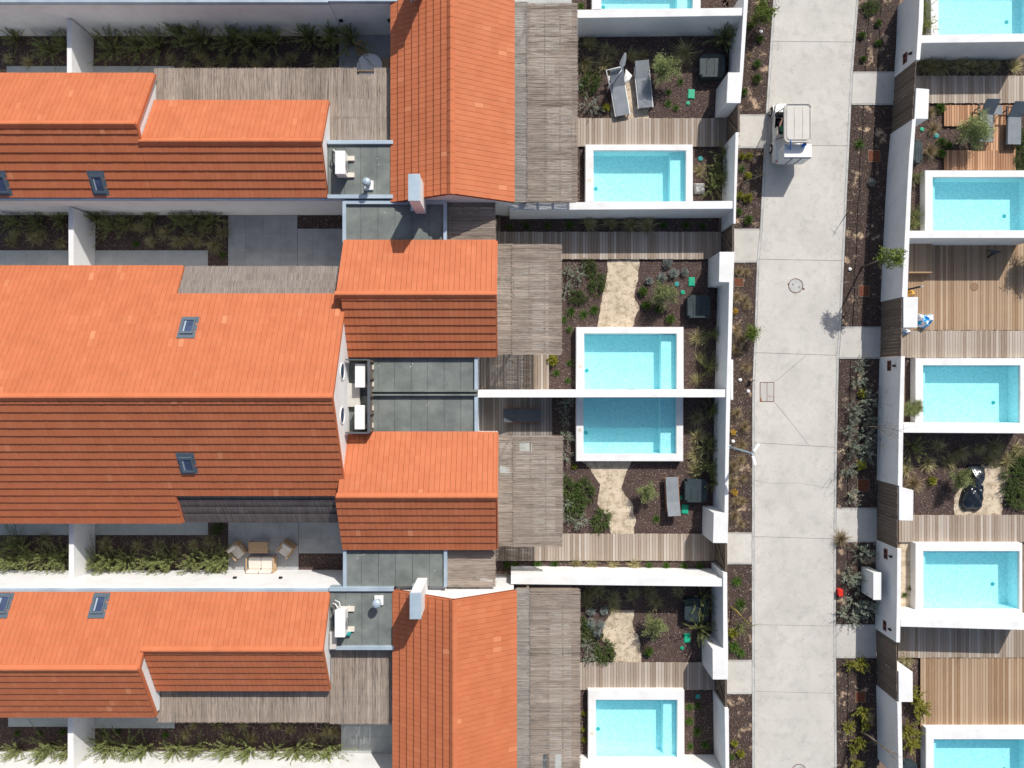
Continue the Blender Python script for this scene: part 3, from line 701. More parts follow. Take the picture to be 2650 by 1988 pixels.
G1 = dict(B1); G1['yN'] = B1['yN']-dN; G1['zN'] = B1['zN']+T*dN; G1['yS'] = B1['yS']+dS; G1['zS'] = B1['zS']+T*dS
gable_poly(hb, G1, xb1-.03, -.2, 2.6)
for s1, yy, zz in ((1, G1['yN'], G1['zN']), (-1, G1['yS'], G1['zS'])):
    hb.verge(Vector((xb1, yy, zz)), Vector((xb1, yR_, zR_)), EX*.6)
    yo, zo = (B1['yN'], B1['zN']) if s1 > 0 else (B1['yS'], B1['zS'])
    hb.verge(Vector((xn+.002, yo, zo)), Vector((xn+.002, yy, zz)), EX*.5)
hb.walls(xb0, xb1-.05, B1['yS']+.6, B1['yN']-.6, 2.65)
def thatch(h, x0, x1, y_top, z_top, y_bot, sgn, drop):
    """courses of heather bundles falling from y_top to y_bot"""
    n = 4; dy = (y_bot-y_top)/n; C = []; A_ = []; B_ = []; R = []
    box('thatch_board', x0, x1, min(y_top-dy*.4, y_bot-dy*.15), max(y_top-dy*.4, y_bot-dy*.15), min(z_top, z_top-T*abs(y_bot-y_top))-.35, z_top-T*abs(y_bot-y_top)-.28, BEAM, h.e)
    V = []; F = []
    for c in range(-1, n):
        ya, yb = y_top+dy*(c-.25), y_top+dy*(c+1)
        for l in range(3):
            m = int((x1-x0)/.016)
            for i in range(m):
                x = x0+(x1-x0)*(i+random.random())/m; w_ = random.uniform(.010, .02)
                j = random.gauss(0, .02)-l*.02*abs(1); yy = yb+sgn*j*(1)
                za = z_top-drop-T*abs(ya-y_top)*(1 if c >= 0 else -1)*1.0; 
                za = z_top-drop-T*((y_top-ya)*-sgn)*1.0
                if sgn < 0: za += .11
                zb = z_top-drop-T*((y_top-yy)*-sgn)+(.07 if sgn > 0 else .0)-l*.012+random.uniform(0, .02)
                k = random.gauss(0, .012); o = len(V)
                V += [(x-w_/2, ya, za), (x+w_/2, ya, za), (x+w_/2+k, yy, zb), (x-w_/2+k, yy, zb)]; F.append((o, o+1, o+2, o+3)); R.append(min(1, max(0, .45+random.gauss(0, .2))))
    V.append((0, 0, 0)); V.pop()
    tag(mk('thatch_strip', V, F, THATCH, h.e, rnd=R), kind='stuff')
    yq, zq = y_bot, z_top-drop-T*abs(y_bot-y_top)-.03
    hexa('thatch_backing', [(x0, y_top, z_top-drop-.06), (x1, y_top, z_top-drop-.06), (x1, yq-sgn*.03, zq-.06), (x0, yq-sgn*.03, zq-.06)], [(x0, y_top, z_top-drop-.02), (x1, y_top, z_top-drop-.02), (x1, yq-sgn*.03, zq-.02), (x0, yq-sgn*.03, zq-.02)], BEAM, h.e)
thatch(hb, xn+.05, X(875, 3.0), G1['yN'], G1['zN'], B1['yN']+.03, 1, .10)
thatch(hb, xn+.05, X(882, 3.0), G1['yS'], G1['zS'], B1['yS']-.03, -1, .16)
skylight(hb, 708*1.1986, B1['N'], 407*1.1986, .80, 1.12); skylight(hb, 1000*1.1986, B1['S'], 405*1.1986, .80, 1.12)
B2 = gable_ew(hb, X(889, 3.0)-.0, X(1284.5, 3), 624, 762.7, 922, zN=3.0, overS=(.22, 0), ridge=True)
B3 = gable_ew(hb, X(893, 3.0), X(1286.5, 3), 1119.6, 1286, 1420, zN=3.0, overS=(-.1, 0), ridge=True)
for G_, x0, x1 in ((B2, X(889, 3), X(1284.5, 3)), (B3, X(893, 3), X(1286.5, 3))):
    hb.verge(Vector((x1, G_['yN'], G_['zN'])), Vector((x1, G_['yR'], G_['zR'])), EX*.9); hb.verge(Vector((x1, G_['yS'], G_['zS'])), Vector((x1, G_['yR'], G_['zR'])), EX*.9)
    hb.walls(x0+.25, x1-.03, G_['yS']+.12, G_['yN']-.12, 2.72); gable_poly(hb, G_, x1-.03, -.2, 2.5); gable_poly(hb, G_, x0+.28, .2, 2.5)
fb1 = flat_roof(hb, '', 893, 915, 1235, 1010, 2.8, 'E', 5); fb2 = flat_roof(hb, '', 893, 1024, 1235, 1126, 2.8, 'E', 5)
box('wall', fb1[0].x, fb1[1].x-.03, fb2[1].y, fb1[0].y, -.05, 2.44, PLASTER, hb.e)
for v0, v1, z1 in ((1009, 1014.5, 3.0), (1015.5, 1019, 2.86), (1020, 1024.5, 3.0)):
    a = P(958, v0, z1); b = P(1236, v1, z1); box('roof_divider', a.x, b.x, b.y, a.y, 2.4, z1, FELT if z1 < 2.9 else METAL if False else FELT, hb.e, .008)
# round windows in the east gable
for v in (962, 1076):
    z = 4.15; y = (994-v)*(H-z)/FPX; xw = xb1-.03
    k = emp('round_window', (xw, y, z), parent=hb.e)
    n = 24; ring = [(xw+.0, y+.36*math.cos(t*2*math.pi/n), z+.36*math.sin(t*2*math.pi/n)) for t in range(n)]
    V = [(xw-.02, a_[1], a_[2]) for a_ in ring]+[(xw+.012, a_[1], a_[2]) for a_ in ring]
    V = [(x, y+(yy-y)*s_, z+(zz-z)*s_) for (x, yy, zz), s_ in [(p, 1) for p in V]]
    F = [tuple(range(n, 2*n))]+[(i, (i+1) % n, n+(i+1) % n, n+i) for i in range(n)]
    mk('pane', V, F, GLASSD, k)
    tubes('frame', [([(xw+.015, y+.38*math.cos(t*2*math.pi/n), z+.38*math.sin(t*2*math.pi/n)) for t in range(n+1)], .03)], WHITEP, k)
hb.flush()

# ---- lower house (C)
hc = House('house', P(620, 1680), 'lower house with stepped roof, steel vent on flat roof and long gable')
C1 = gable_ew(hc, xb0, X(403.5, 3), 1534, 1731, 1853.5, zN=3.0)
xc1 = X(403.5, C1['zS'])
yR2, zR2 = (lambda a, yN, zN: (a*(H-zN-T*yN)/(1-a*T), 0))((994-1682.6)/FPX, C1['yN'], C1['zN'])
C2 = gable_ew(hc, X(403.5, 3)+.002, X(852.5, 3), 1534, 1682.6, 1785, zN=3.0)
xc2 = X(852.5, 3); xc1 = X(403.5, 3)
hc.verge(Vector((xc1, C1['yS'], C1['zS'])), Vector((xc1, C1['yR'], C1['zR'])), EX); hc.verge(Vector((xc1, C2['yR'], C2['zR'])), Vector((xc1, C1['yR'], C1['zR'])), EX)
hc.verge(Vector((xc2, C2['yS'], C2['zS'])), Vector((xc2, C2['yR'], C2['zR'])), EX*.5); hc.verge(Vector((xc2, C2['yN'], C2['zN'])), Vector((xc2, C2['yR'], C2['zR'])), EX*.5)
gable_poly(hc, C1, xc1-.03, -.2); gable_poly(hc, C2, xc2-.02, -.2)
hc.walls(xb0, xc1-.15, C1['yS']+.12, C1['yN']-.12, 2.75); hc.walls(xc1-.149, xc2-.02, C2['yS']+.12, C2['yN']-.12, 2.74)
box('wall', xb0, X(893, 2.9), C1['yN']-.121, P(0, 1475, 0).y, -.05, 2.8, PLASTER, hc.e)
box('gutter', xb0, X(852, 3), C1['yN']+.02, C1['yN']+.17, 2.82, 2.99, METAL, hc.e, .02)
for u, v in ((215*1.1986, 1305*1.1986+3), (8, 1305*1.1986+3)): skylight(hc, v, C1['N'], u, .78, 1.15)
fc = flat_roof(hc, '', 853, 1520, 1020, 1678, 2.95, 'NS', 4)
box('wall', fc[0].x+.02, fc[1].x+.2, fc[1].y+.03, fc[0].y-.03, -.05, 2.59, PLASTER, hc.e)
fc2 = flat_roof(hc, '', 891, 1412, 1156, 1518, 2.85, 'WE', 3)
box('wall', fc2[0].x, fc2[1].x-.05, fc2[1].y-.4, fc2[0].y-.2, -.05, 2.49, PLASTER, hc.e)
C3 = gable_ns(hc, 1019, 1335, 1173, 3.0, 1553, 'N', -21.5)
chimney(hc, 1060, 1534, 1090, 1603, 5.2, 2.4)
for x, y in (q(0,3,1920,30), q(1,3,240,30)):
    yy = P(0, 1475, 0).y; z = max(.4, min(2.5, H-yy*FPX/(994-y))); xx = (x-1325)*(H-z)/FPX
    box('wall_lamp', xx-.08, xx+.08, yy-.01, yy+.09, z-.06, z+.06, BLACK, hc.e, .01)
hc.flush()
# ---- southernmost building: only its north wall is in view
hd = House('house', P(500, 1990), 'sunlit white wall of the building along the bottom edge')
yw = P(0, 1945, 0).y; yw2 = P(0, 1949, 0).y
box('wall', X(-150, 0), X(881, 0), yw-3, yw, -.05, 3.1, PLASTER, hd.e); box('wall', X(881, 0)+.001, X(1040, 0), yw2-3, yw2, -.05, 3.09, PLASTER, hd.e)

# ------------------------------------------------------------------ vents on the flat roofs
def vent(h, dome, plate, z0):
    a = P(*plate, z0); zd = z0+.62; d = P(*dome, zd)
    ve = emp('roof_vent', (a.x, a.y, z0), parent=h.e)
    box('base_plate', a.x-.21, a.x+.21, a.y-.22, a.y+.22, z0, z0+.10, WHITEP, ve, .02)
    tube('pipe', [(a.x, a.y, z0+.08), (a.x, a.y, zd-.05)], .09, METAL, ve, 16)
    lathe('cowl', [(.20, zd-.1), (.21, zd-.03), (.19, zd+.03), (.13, zd+.09), (.05, zd+.11), (.001, zd+.115)], (a.x, a.y), METAL, ve)
vent(ha, q(1,0,945,1485), q(1,0,965,1520), 2.96); vent(hc, q(1,3,1033,240), q(1,3,1046,205), 2.96)

# ------------------------------------------------------------------ reed roofs
def reed_mat(parent, x0, x1, y0, y1, z, along, mat=REED, holes=(), dens=.0085):
    """reeds laid side by side; along='y' -> reeds run north-south"""
    if along == 'y': c0, c1, l0, l1 = x0, x1, y0, y1
    else: c0, c1, l0, l1 = y0, y1, x0, x1
    V = []; F = []; R = []
    n = int((c1-c0)/dens); ns = max(4, int((l1-l0)/.28)); ph = random.random()*9
    sag = [random.uniform(-.004, .004) for _ in range(ns+1)]
    wk = 0.0; wk2 = 0.0
    for i in range(n):
        wk = wk*.97+random.gauss(0, .018); wk2 = wk2*.4+random.gauss(0, .06)
        c = c0+(c1-c0)*(i+random.random()*.9)/n; e0 = l0-abs(random.gauss(0, .035)); e1 = l1+abs(random.gauss(0, .035))
        grp = .45+wk+wk2+random.gauss(0, .15); pc = 0.0; zz = z+random.uniform(-.006, .012)
        w_ = random.uniform(.009, .0185); wig = random.gauss(0, .006)
        prev = None; dev = 0
        for k in range(ns+1):
            l = e0+(e1-e0)*k/ns; dev = dev*.7+random.gauss(0, .0055); cc = c+dev+wig*math.sin(l*2.3+ph)
            zk = zz+.006*math.sin(l*3+c*8)+sag[k]
            pa, pb = (cc-w_/2, cc+w_/2)
            o = len(V)
            if random.random() < .35: pc = random.gauss(0, .17)
            if along == 'y': V += [(pa, l, zk), (pb, l, zk)]
            else: V += [(l, pa, zk), (l, pb, zk)]
            if prev is not None:
                mid = l-(e1-e0)/ns/2
                hx, hy = (cc, mid) if along == 'y' else (mid, cc)
                if not any(a <= hx <= b and c_ <= hy <= d for a, b, c_, d in holes):
                    F.append((prev, prev+1, o+1, o)); R.append(min(1, max(0, grp+pc)))
            prev = o
    tag(mk('reed_mat', V, F, mat, parent, rnd=R), kind='stuff')
def pergola(label, mats, posts=True):
    """mats: list of (u0,v0,u1,v1,dir,material,z)"""
    u0, v0, u1, v1 = mats[0][:4]
    t = emp('reed_pergola', P((u0+u1)/2, (v0+v1)/2), label, 'pergola', 'reed covered pergolas')
    for m in mats:
        u0, v0, u1, v1, al, mt, z = m[:7]; hol = []
        a = P(u0, v0, z); b = P(u1, v1, z)
        for hu0, hv0, hu1, hv1 in (m[7] if len(m) > 7 else ()):
            p_, q_ = P(hu0, hv0, z), P(hu1, hv1, z); hol.append((p_.x, q_.x, q_.y, p_.y))
        reed_mat(t, a.x, b.x, b.y, a.y, z, al, mt, hol)
        wide = (b.x-a.x); tall = (a.y-b.y)
        if al == 'y':
            nb = max(2, round(tall/1.2)+1)
            for i in range(nb):
                y = b.y+.08+(tall-.16)*i/(nb-1); box('beam', a.x+.03, b.x-.03, y-.03, y+.03, z-.17, z-.035, BEAM, t)
            nw = max(2, round(wide/.9)+1)
        else:
            nb = max(2, round(wide/.85)+1)
            for i in range(nb):
                x = a.x+.06+(wide-.12)*i/(nb-1); box('beam', x-.03, x+.03, b.y+.03, a.y-.03, z-.17, z-.035, BEAM, t)
            for i in range(max(2, round(tall/2.4)+1)):
                y = b.y+.1+(tall-.2)*i/max(1, round(tall/2.4)); box('cross_beam', a.x+.03, b.x-.03, y-.05, y+.05, z-.31, z-.171, BEAM, t)
    if posts:
        for y in (b.y+.15, (a.y+b.y)/2, a.y-.15): box('post', b.x-.16, b.x-.04, y-.06, y+.06, .02, z-.311, BEAM, t)
    return t
pergola('pale reed roof stepping round the upper lower-ridged roof', [(399,178.5,848,270,'y',REED,2.5),(849,178,1013,366.5,'y',REED,2.51,[(923,181,968,193)])], False)
pergola('grey brown reed roof along the bottom left tiled roof', [(405,1776,852,1868,'y',REED,2.5),(853,1679,1018.5,1872,'y',REED,2.51)], False)
pergola('small reed roof between upper flat roof and planted strip', [(1156,523,1281,626,'x',REED,2.6)], False)
pergola('small reed roof beside the flat roof under the lower chimney', [(1157,1416,1281,1520,'x',REED,2.6)], False)
pergola('long reed roof beside the top north-south gable', [(1366,8,1493,523,'x',REED,2.52),(1327,4,1364.5,523,'x',REEDG,2.48)])
pergola('reed roof above the shaded boardwalk, beside the upper middle gable', [(1326.5,632.5,1452,918,'x',REED,2.52),(1288,632,1325.5,917,'x',REED,2.48)])
pergola('torn reed roof beside the lower middle gable', [(1329.5,1128,1455,1415,'x',REED,2.52,[(1351,1144,1377,1168)]),(1288,1128,1328.5,1414,'x',REED,2.48,[(1290,1207,1314,1224)])])
pergola('long reed roof beside the bottom north-south gable', [(1373.5,1524,1500,2020,'x',REED,2.52,[(1398,1952,1424,2000),(1431,1952,1452,2000)]),(1336,1523,1372,2020,'x',REEDG,2.48)])

# ------------------------------------------------------------------ garden and boundary walls
ZG = 1.92
def wall(label, pts, z=ZG): 
    o = prism('garden_wall', pts, z, -.04, PLASTER, bev=.012); return tag(o, label, 'wall', 'white garden walls')
def divider(label, pts, z=1.75): return wall(label, pts, z)
divider('white divider wall jutting into the top planted strip', rect(173,50,185,200)); divider('white divider wall between upper and middle houses', rect(177,538,190,700))
divider('white divider wall below the large middle roof', rect(178,1345,190.5,1519), 1.74); divider('white divider wall at the bottom left corner', rect(175,1845,189.5,2020), 1.74)
ZE = 1.85
wall('wall between the two top gardens left of the road', [(1493,25.5),(1926,20),(1926,40.5),(1493,47)], ZE)
wall('wall above the long shaded boardwalk', [(1320.5,525),(1898,520),(1898,540.5),(1318.5,544)], ZE)
wall('straight wall shared by the two middle pools', [(1236.5,1009),(1878,1008),(1878,1028.5),(1236.5,1029)], ZE)
wall('wall below the striped boardwalk', [(1322,1490),(1872,1498),(1872,1518.5),(1322,1512)], ZE)
wall('sunlit wall behind the bottom pool', [(1504,2006),(1876,2006),(1876,2028),(1504,2028)], ZE)
wall('roadside wall of the top left garden with thick end pier', [(1927,-30),(1938,-30),(1923.5,188),(1916.5,267),(1880,267),(1884,187.5),(1914,187.5)])
wall('roadside wall beside the uppermost full pool', [(1903.5,343),(1911.5,342),(1905.5,520),(1904,579),(1898,579),(1899,520)])
wall('long roadside wall of the middle gardens with a pier at each end', [(1862,652),(1901,652),(1898,730),(1892,940),(1891,1000),(1886,1200),(1885,1327),(1883.5,1406),(1845,1405.5),(1847,1327.5),(1875,1327.5),(1878,1100),(1880,1000),(1883,900),(1887,731),(1860.5,730)])
wall('roadside wall of the garden with five grey cushions plants', [(1871,1481),(1882,1482),(1882.5,1600),(1884.5,1678),(1884,1759),(1844.5,1759),(1844,1679.5),(1871.5,1678)])
wall('roadside wall right of the bottom pool', [(1875,1832),(1886,1835),(1887.5,2020),(1878,2020)])
wall('coping box on the roadside wall beside the shared middle wall', [(1892,931),(1897.5,931),(1897.5,1035),(1891.5,1035)], 1.80)
wall('right roadside wall at the top edge', [(2381,-40),(2392,-40),(2389,60),(2381,155),(2371,155),(2377,60)])
wall('right roadside wall between first and second plank gates', [(2371,228),(2405,231),(2402,308),(2370.5,307.5),(2364,400),(2358,500),(2348.5,769),(2376,769),(2374.5,848),(2338,848),(2338,769.3),(2334,769),(2347,500),(2353,400),(2361,309),(2366.5,308.5)])
wall('right roadside wall between second and third plank gates', [(2331.5,922),(2342,922),(2338,1100),(2335.5,1262),(2364,1269),(2363,1348),(2327,1347),(2327,1257.5),(2323.5,1257),(2326,1100)])
wall('right roadside wall behind the white cabinet', [(2322,1421),(2332.5,1421),(2331,1550),(2329.5,1663),(2319,1663),(2321,1550)])
wall('lowest right roadside wall with pier beside the fourth plank gate', [(2325.5,1738),(2362,1739),(2362.5,1817),(2333,1817),(2337,2020),(2326,2020),(2322,1818),(2326,1817)])
wall('wall above the top right shaded boardwalk', [(2386,91.5),(2700,86),(2700,107.5),(2384,111.5)], ZE)
wall('wall above the wide golden deck', [(2352,597.5),(2700,596),(2700,616),(2352,616.5)], ZE)
wall('wall below the pool of the third right garden', [(2339,1097.5),(2700,1099),(2700,1122),(2338,1120)], ZE)
wall('wall above the dark shaded boardwalk', [(2331,1601),(2700,1609),(2700,1632),(2331,1622)], ZE)

# ------------------------------------------------------------------ gates
def gate_left(label, uT, v0, v1):
    """x braced gate seen from its garden side"""
    z = 1.88; a = P(uT, v0+.8, z); b = P(uT, v1-.8, z); x = a.x
    t = emp('garden_gate', (x, (a.y+b.y)/2, 0), label, 'gate', 'cross braced garden gates')
    n = 9; dy = (a.y-b.y)/n
    for i in range(n): box('board', x-.02, x+.012, b.y+dy*i+.004, b.y+dy*(i+1)-.004, .05, z, GATEW, t)
    for y0, y1, z0, z1 in ((b.y, b.y+.09, .05, z-.02), (a.y-.09, a.y, .05, z-.02), (b.y+.091, a.y-.091, z-.13, z-.02), (b.y+.091, a.y-.091, .06, .17)):
        box('frame_rail', x-.075, x-.021, y0, y1, z0, z1, GATEW, t)
    for s_ in (0, 1):
        ya, yb = (b.y+.09, a.y-.09) if s_ else (a.y-.09, b.y+.09); w_ = .05; off = -.022 if s_ else -.05
        p0 = Vector((x+off, ya, .2)); p1 = Vector((x+off, yb, z-.16)); d = (p1-p0).normalized(); nn = Vector((0, -d.z, d.y))*w_; th = Vector((-.026, 0, 0))
        hexa('brace', [p0-nn, p0+nn, p1+nn, p1-nn], [p0-nn+th, p0+nn+th, p1+nn+th, p1-nn+th], BEAM, t)
gate_left('cross braced wooden gate by the golf cart, uppermost left of the road', 1914, 268, 342)
gate_left('cross braced wooden gate at the end of the long shaded boardwalk', 1899.5, 579.5, 651.5)
gate_left('cross braced wooden gate at the end of the striped boardwalk', 1881.5, 1406.5, 1481)
gate_left('cross braced wooden gate at the end of the lowest left boardwalk', 1881, 1760, 1831)
def gate_right(label, uA, vA, uB, vB):
    z = 1.86; a = P(uA, vA+.6, z); b = P(uB, vB-.6, z)
    t = emp('plank_gate', ((a.x+b.x)/2, (a.y+b.y)/2, 0), label, 'gate', 'vertical plank gates')
    n = 17; d = (b-a)/n; D = d.normalized(); nn = Vector((D.y, -D.x, 0)).normalized()*.02
    if nn.x > 0: nn = -nn
    for i in range(n):
        p0 = a+d*i+D*.006; p1 = a+d*(i+1)-D*.006; k = nn*random.uniform(.2, 1.9)
        q4 = [p0-nn*.5, p1-nn*.5, p1+k, p0+k]
        hexa('plank', [Vector((p.x, p.y, .04)) for p in q4], [Vector((p.x, p.y, z-random.uniform(0, .004))) for p in q4], GATEW, t)
    m = (a+b)/2; tubes('handle', [([(m.x-.02, m.y, 1.0), (m.x-.07, m.y, 1.0), (m.x-.07, m.y, 1.25), (m.x-.02, m.y, 1.25)], .012)], WHITEP, t)
gate_right('plank gate opposite the golf cart, uppermost on the right', 2371.5, 155.5, 2361.5, 308)
gate_right('plank gate beside the blue patterned fabric', 2334.5, 769.5, 2331.5, 921.5)
gate_right('plank gate between tarpaulin covered lounger and the road', 2323, 1257, 2322.5, 1420.5)
gate_right('lowest plank gate on the right side of the road', 2320.5, 1663.5, 2322, 1816.5)
# number plates and lamps on the right roadside wall
for lab, (pu, pv), (lu, lv), uw in (('uppermost', q(3,0,1238,478), q(3,0,1288,438), 2371.5), ('second from top', q(3,1,1110,1412), q(3,1,1157,1412), 2330.5), ('third from top', q(3,2,1082,1370), q(3,2,1128,1392), 2321.8), ('lowest', q(3,3,1075,415), q(3,3,1122,446), 2320.3)):
    xw = X(uw, ZG)-.004
    z = H-xw*FPX/(pu-1325); y = (994-pv)*(H-z)/FPX
    t = emp('socket_plate', (xw, y, z), 'brown service plate on the right roadside wall, ' + lab, 'plate', 'brown service plates')
    box('plate', xw-.02, xw+.03, y-.25, y+.25, z-.16, z+.16, BROWNPL, t)
    for s_ in (-1, 1): box('socket', xw-.03, xw-.019, y+s_*.12-.07, y+s_*.12+.07, z-.08, z+.08, BLACK, t)
    z = H-xw*FPX/(lu-1325); y = (994-lv)*(H-z)/FPX
    t = emp('wall_lamp', (xw, y, z), 'small black lamp on the right roadside wall, ' + lab, 'lamp', 'black roadside wall lamps')
    box('bracket', xw-.02, xw+.02, y-.05, y+.05, z-.05, z+.05, BLACK, t); tube('lamp_shade', [(xw-.06, y, z-.09), (xw-.06, y, z+.09)], .05, BLACK, t, 12)
for lab, (u, v) in (('upper shared middle pool', q(2,2,1060,24)), ('pool below the wide golden deck', q(3,2,1858,308))):
    p = P(u, v, ZR+.005); tag(box('overflow_slot', p.x-.17, p.x+.17, p.y-.02, p.y+.02, ZR-.05, ZR+.012, BLACK), 'dark overflow slot at the wall side of the ' + lab, 'grille')
# ------------------------------------------------------------------ furniture
def clone(root, loc, rz=0.0, sc_=1.0, label=None, group=None):
    r = root.copy(); COL.objects.link(r); r.location = loc; r.rotation_euler = (0, 0, rz); r.scale = (sc_,)*3 if isinstance(sc_, (int, float)) else sc_
    if label: r['label'] = label
    if group: r['group'] = group
    for ch in list(root.children):
        c = ch.copy(); COL.objects.link(c); c.parent = r
        for g_ in list(ch.children):
            d = g_.copy(); COL.objects.link(d); d.parent = c
    return r
def place(t, p, rz): t.location = p; t.rotation_euler = (0, 0, rz)
def lounger(label, px, rz, kind='sling', back=35, L=2.25, W_=.74, zs=.33):
    """built along +y with the head end at +y; px = plan point of the seat centre"""
    fab, frm = {'sling': (GREYF, WHITEP), 'dark': (DGREYF, REDWOOD), 'wood': (GREYF, REDWOOD), 'slingdark': (GREYF, DGREYF)}[kind]
    t = emp('sun_lounger', (0, 0, 0), label, 'sun lounger', 'garden sun loungers')
    yh = L*.16; th = .09 if kind in ('dark', 'wood') else .03
    box('seat_cushion', -W_/2+.02, W_/2-.02, -L/2, yh-.006, zs, zs+th, fab, t, .02 if th > .05 else .008)
    bl = L/2-yh; a = math.radians(back); dy, dz = math.cos(a)*bl*1.12, math.sin(a)*bl*1.12; n = Vector((0, -math.sin(a), math.cos(a)))*th
    b4 = [Vector((-W_/2+.02, yh, zs)), Vector((W_/2-.02, yh, zs)), Vector((W_/2-.02, yh+dy, zs+dz)), Vector((-W_/2+.02, yh+dy, zs+dz))]
    hexa('back_cushion', b4, [p+n for p in b4], fab, t)
    hexa('back_frame', [p-Vector((0, 0, .05)) for p in b4], [p-Vector((0, 0, .006)) for p in b4], frm, t)
    for s_ in (-1, 1): box('side_rail', s_*W_/2-.022, s_*W_/2+.022, -L/2-.01, L/2-.15, zs-.06, zs-.002, frm, t)
    for yy in (-L/2+.03, L/2-.2): box('cross_rail', -W_/2+.023, W_/2-.023, yy-.02, yy+.02, zs-.055, zs-.005, frm, t)
    for sx in (-1, 1):
        for yy in (-L/2+.12, L/2-.35): box('leg', sx*W_/2-.02, sx*W_/2+.02, yy-.025, yy+.025, 0, zs-.061, frm, t)
    tube('back_prop', [(0, yh+dy*.7, zs+dz*.7-.05), (0, yh+dy*.95, zs-.03)], .012, frm, t, 6)
    p = P(px[0], px[1], zs); place(t, (p.x, p.y, px[2] if len(px) > 2 else 0), rz); return t
l1 = lounger('grey sling lounger half shaded below the closed white parasol', (*q(2,0,955,765), .0), .17, back=30)
lounger('grey sling lounger dappled with shade beside the round olive bush', (*q(2,0,1155,700), 0), .10, back=12)
lounger('lounger with dark cushions and raised back on the shaded middle deck', (*q(1,2,2215,235), .14), math.radians(90), 'dark', 25, 1.9, .72)
lounger('lounger with red brown wooden frame in the bark garden', q(2,2,1390,895), math.radians(183), 'wood', 14, 1.9, .68)
lounger('grey sling lounger behind the olive bush on the brown deck', (*q(3,0,1890,1000), .12), -.02, 'slingdark', 42, 2.1, .70)
lounger('grey sling lounger with raised back at the right edge of the brown deck', (*q(3,0,2118,1020), .12), -.02, 'slingdark', 42, 2.1, .70)
# white tubular sun hood frame on the first lounger + small white stool
t = emp('sun_hood_frame', P(*q(2,0,870,640)), 'white tubular frame standing over the head of a grey lounger', 'frame')
pa, pb, pc, pd = P(*q(2,0,875,700), .75), P(*q(2,0,850,575), .85), P(*q(2,0,965,550), .85), P(*q(2,0,975,575), .75)
tubes('tube', [([(pa.x, pa.y, .02), pa, pb, pc, pd, (pd.x, pd.y, .02)], .028)], WHITEP, t); tubes('crossbar', [([pa, pd], .02)], WHITEP, t)
# closed parasol and towel
t = emp('closed_parasol', P(*q(2,0,955,625)), 'closed white parasol standing between the two left garden loungers', 'parasol')
b0 = P(*q(2,0,955,625)); tp = P(*q(2,0,1006,432), 2.3)
tubes('pole', [([b0, b0.lerp(tp, .99)], .022)], WHITEP, t)
pts = [b0.lerp(tp, k) for k in (.48, .55, .7, .85, .95, 1.0)]; tube('canopy', pts, [.09, .15, .13, .09, .055, .01], WHITEF, t, 9, False)
lathe('base', [(.001, .07), (.24, .07), (.25, .05), (.25, 0.0)][::-1], (b0.x, b0.y), WHITEP, t)
def crumple(name, poly, z, mat, h=.12, amp=.05, seed=1, parent=None, cell=.06, edge_down=True):
    """loose cloth or bag: a lumpy domed surface over an outline, with a closed skirt"""
    r = random.Random(seed); wp = [(P(u, v, z).x, P(u, v, z).y) for u, v in poly]
    bm = bmesh.new(); cx = sum(p[0] for p in wp)/len(wp); cy = sum(p[1] for p in wp)/len(wp)
    rings = 9; n = 40; per = []
    L_ = [Vector(p) for p in wp]; tot = sum((L_[(i+1) % len(L_)]-L_[i]).length for i in range(len(L_)))
    for k in range(n):
        d = tot*k/n
        for i in range(len(L_)):
            s_ = (L_[(i+1) % len(L_)]-L_[i]).length
            if d <= s_: per.append(L_[i].lerp(L_[(i+1) % len(L_)], d/s_)); break
            d -= s_
    ph = [r.uniform(0, 6) for _ in range(6)]
    def hh(x, y, t_):
        return h*(1-t_**4)+amp*(math.sin(x*9+ph[0])*math.sin(y*7+ph[1])+.6*math.sin(x*17+y*11+ph[2])+.4*math.sin(y*25-x*9+ph[3])+.3*math.sin(x*31+ph[4]))*(1-t_**6)
    V = [(cx, cy, z+hh(cx, cy, 0))]; F = []
    for j in range(1, rings+1):
        t_ = j/rings
        for p in per:
            x = cx+(p.x-cx)*t_; y = cy+(p.y-cy)*t_; V.append((x, y, z+max(.004, hh(x, y, t_))))
    for p in per: V.append((p.x, p.y, z-.0 if not edge_down else z-.02))
    for k in range(n): F.append((0, 1+k, 1+(k+1) % n))
    for j in range(rings):
        for k in range(n): a = 1+j*n; F.append((a+k, a+n+k, a+n+(k+1) % n, a+(k+1) % n))
    return mk(name, V, F, mat, parent, smooth=True)
tag(crumple('towel', Q(2,0, 1010,565, 1062,620, 1035,665, 1003,680, 992,650), .42, WHITEF, .05, .015, 3), 'crumpled white towel on the first grey lounger', 'towel')
tag(crumple('covered_lounger', Q(3,2, 1745,640, 1850,640, 1890,670, 1862,800, 1870,935, 1842,1022, 1720,1020, 1678,955, 1700,860, 1760,760), .03, TARP, .42, .06, 5), 'lounger wrapped in shiny black tarpaulin on the sand', 'covered lounger')
tag(crumple('patterned_fabric', Q(3,1, 1345,985, 1400,1000, 1460,990, 1470,1045, 1400,1110, 1345,1095), .14, TOWELB, .28, .07, 8), 'crumpled blue, white and red patterned air mattress beside the wall pier', 'air mattress')
tag(crumple('fabric_corner', Q(3,1, 1222,1105, 1290,1128, 1225,1160), .14, TOWELB, .2, .03, 9), 'blue fabric end sticking out below the wall pier', 'fabric')
tag(crumple('swim_ring', Q(3,1, 1262,795, 1285,795, 1312,845, 1255,850), .14, TOWELO, .3, .03, 4), 'orange and white inflatable tucked behind the wall pier', 'inflatable')
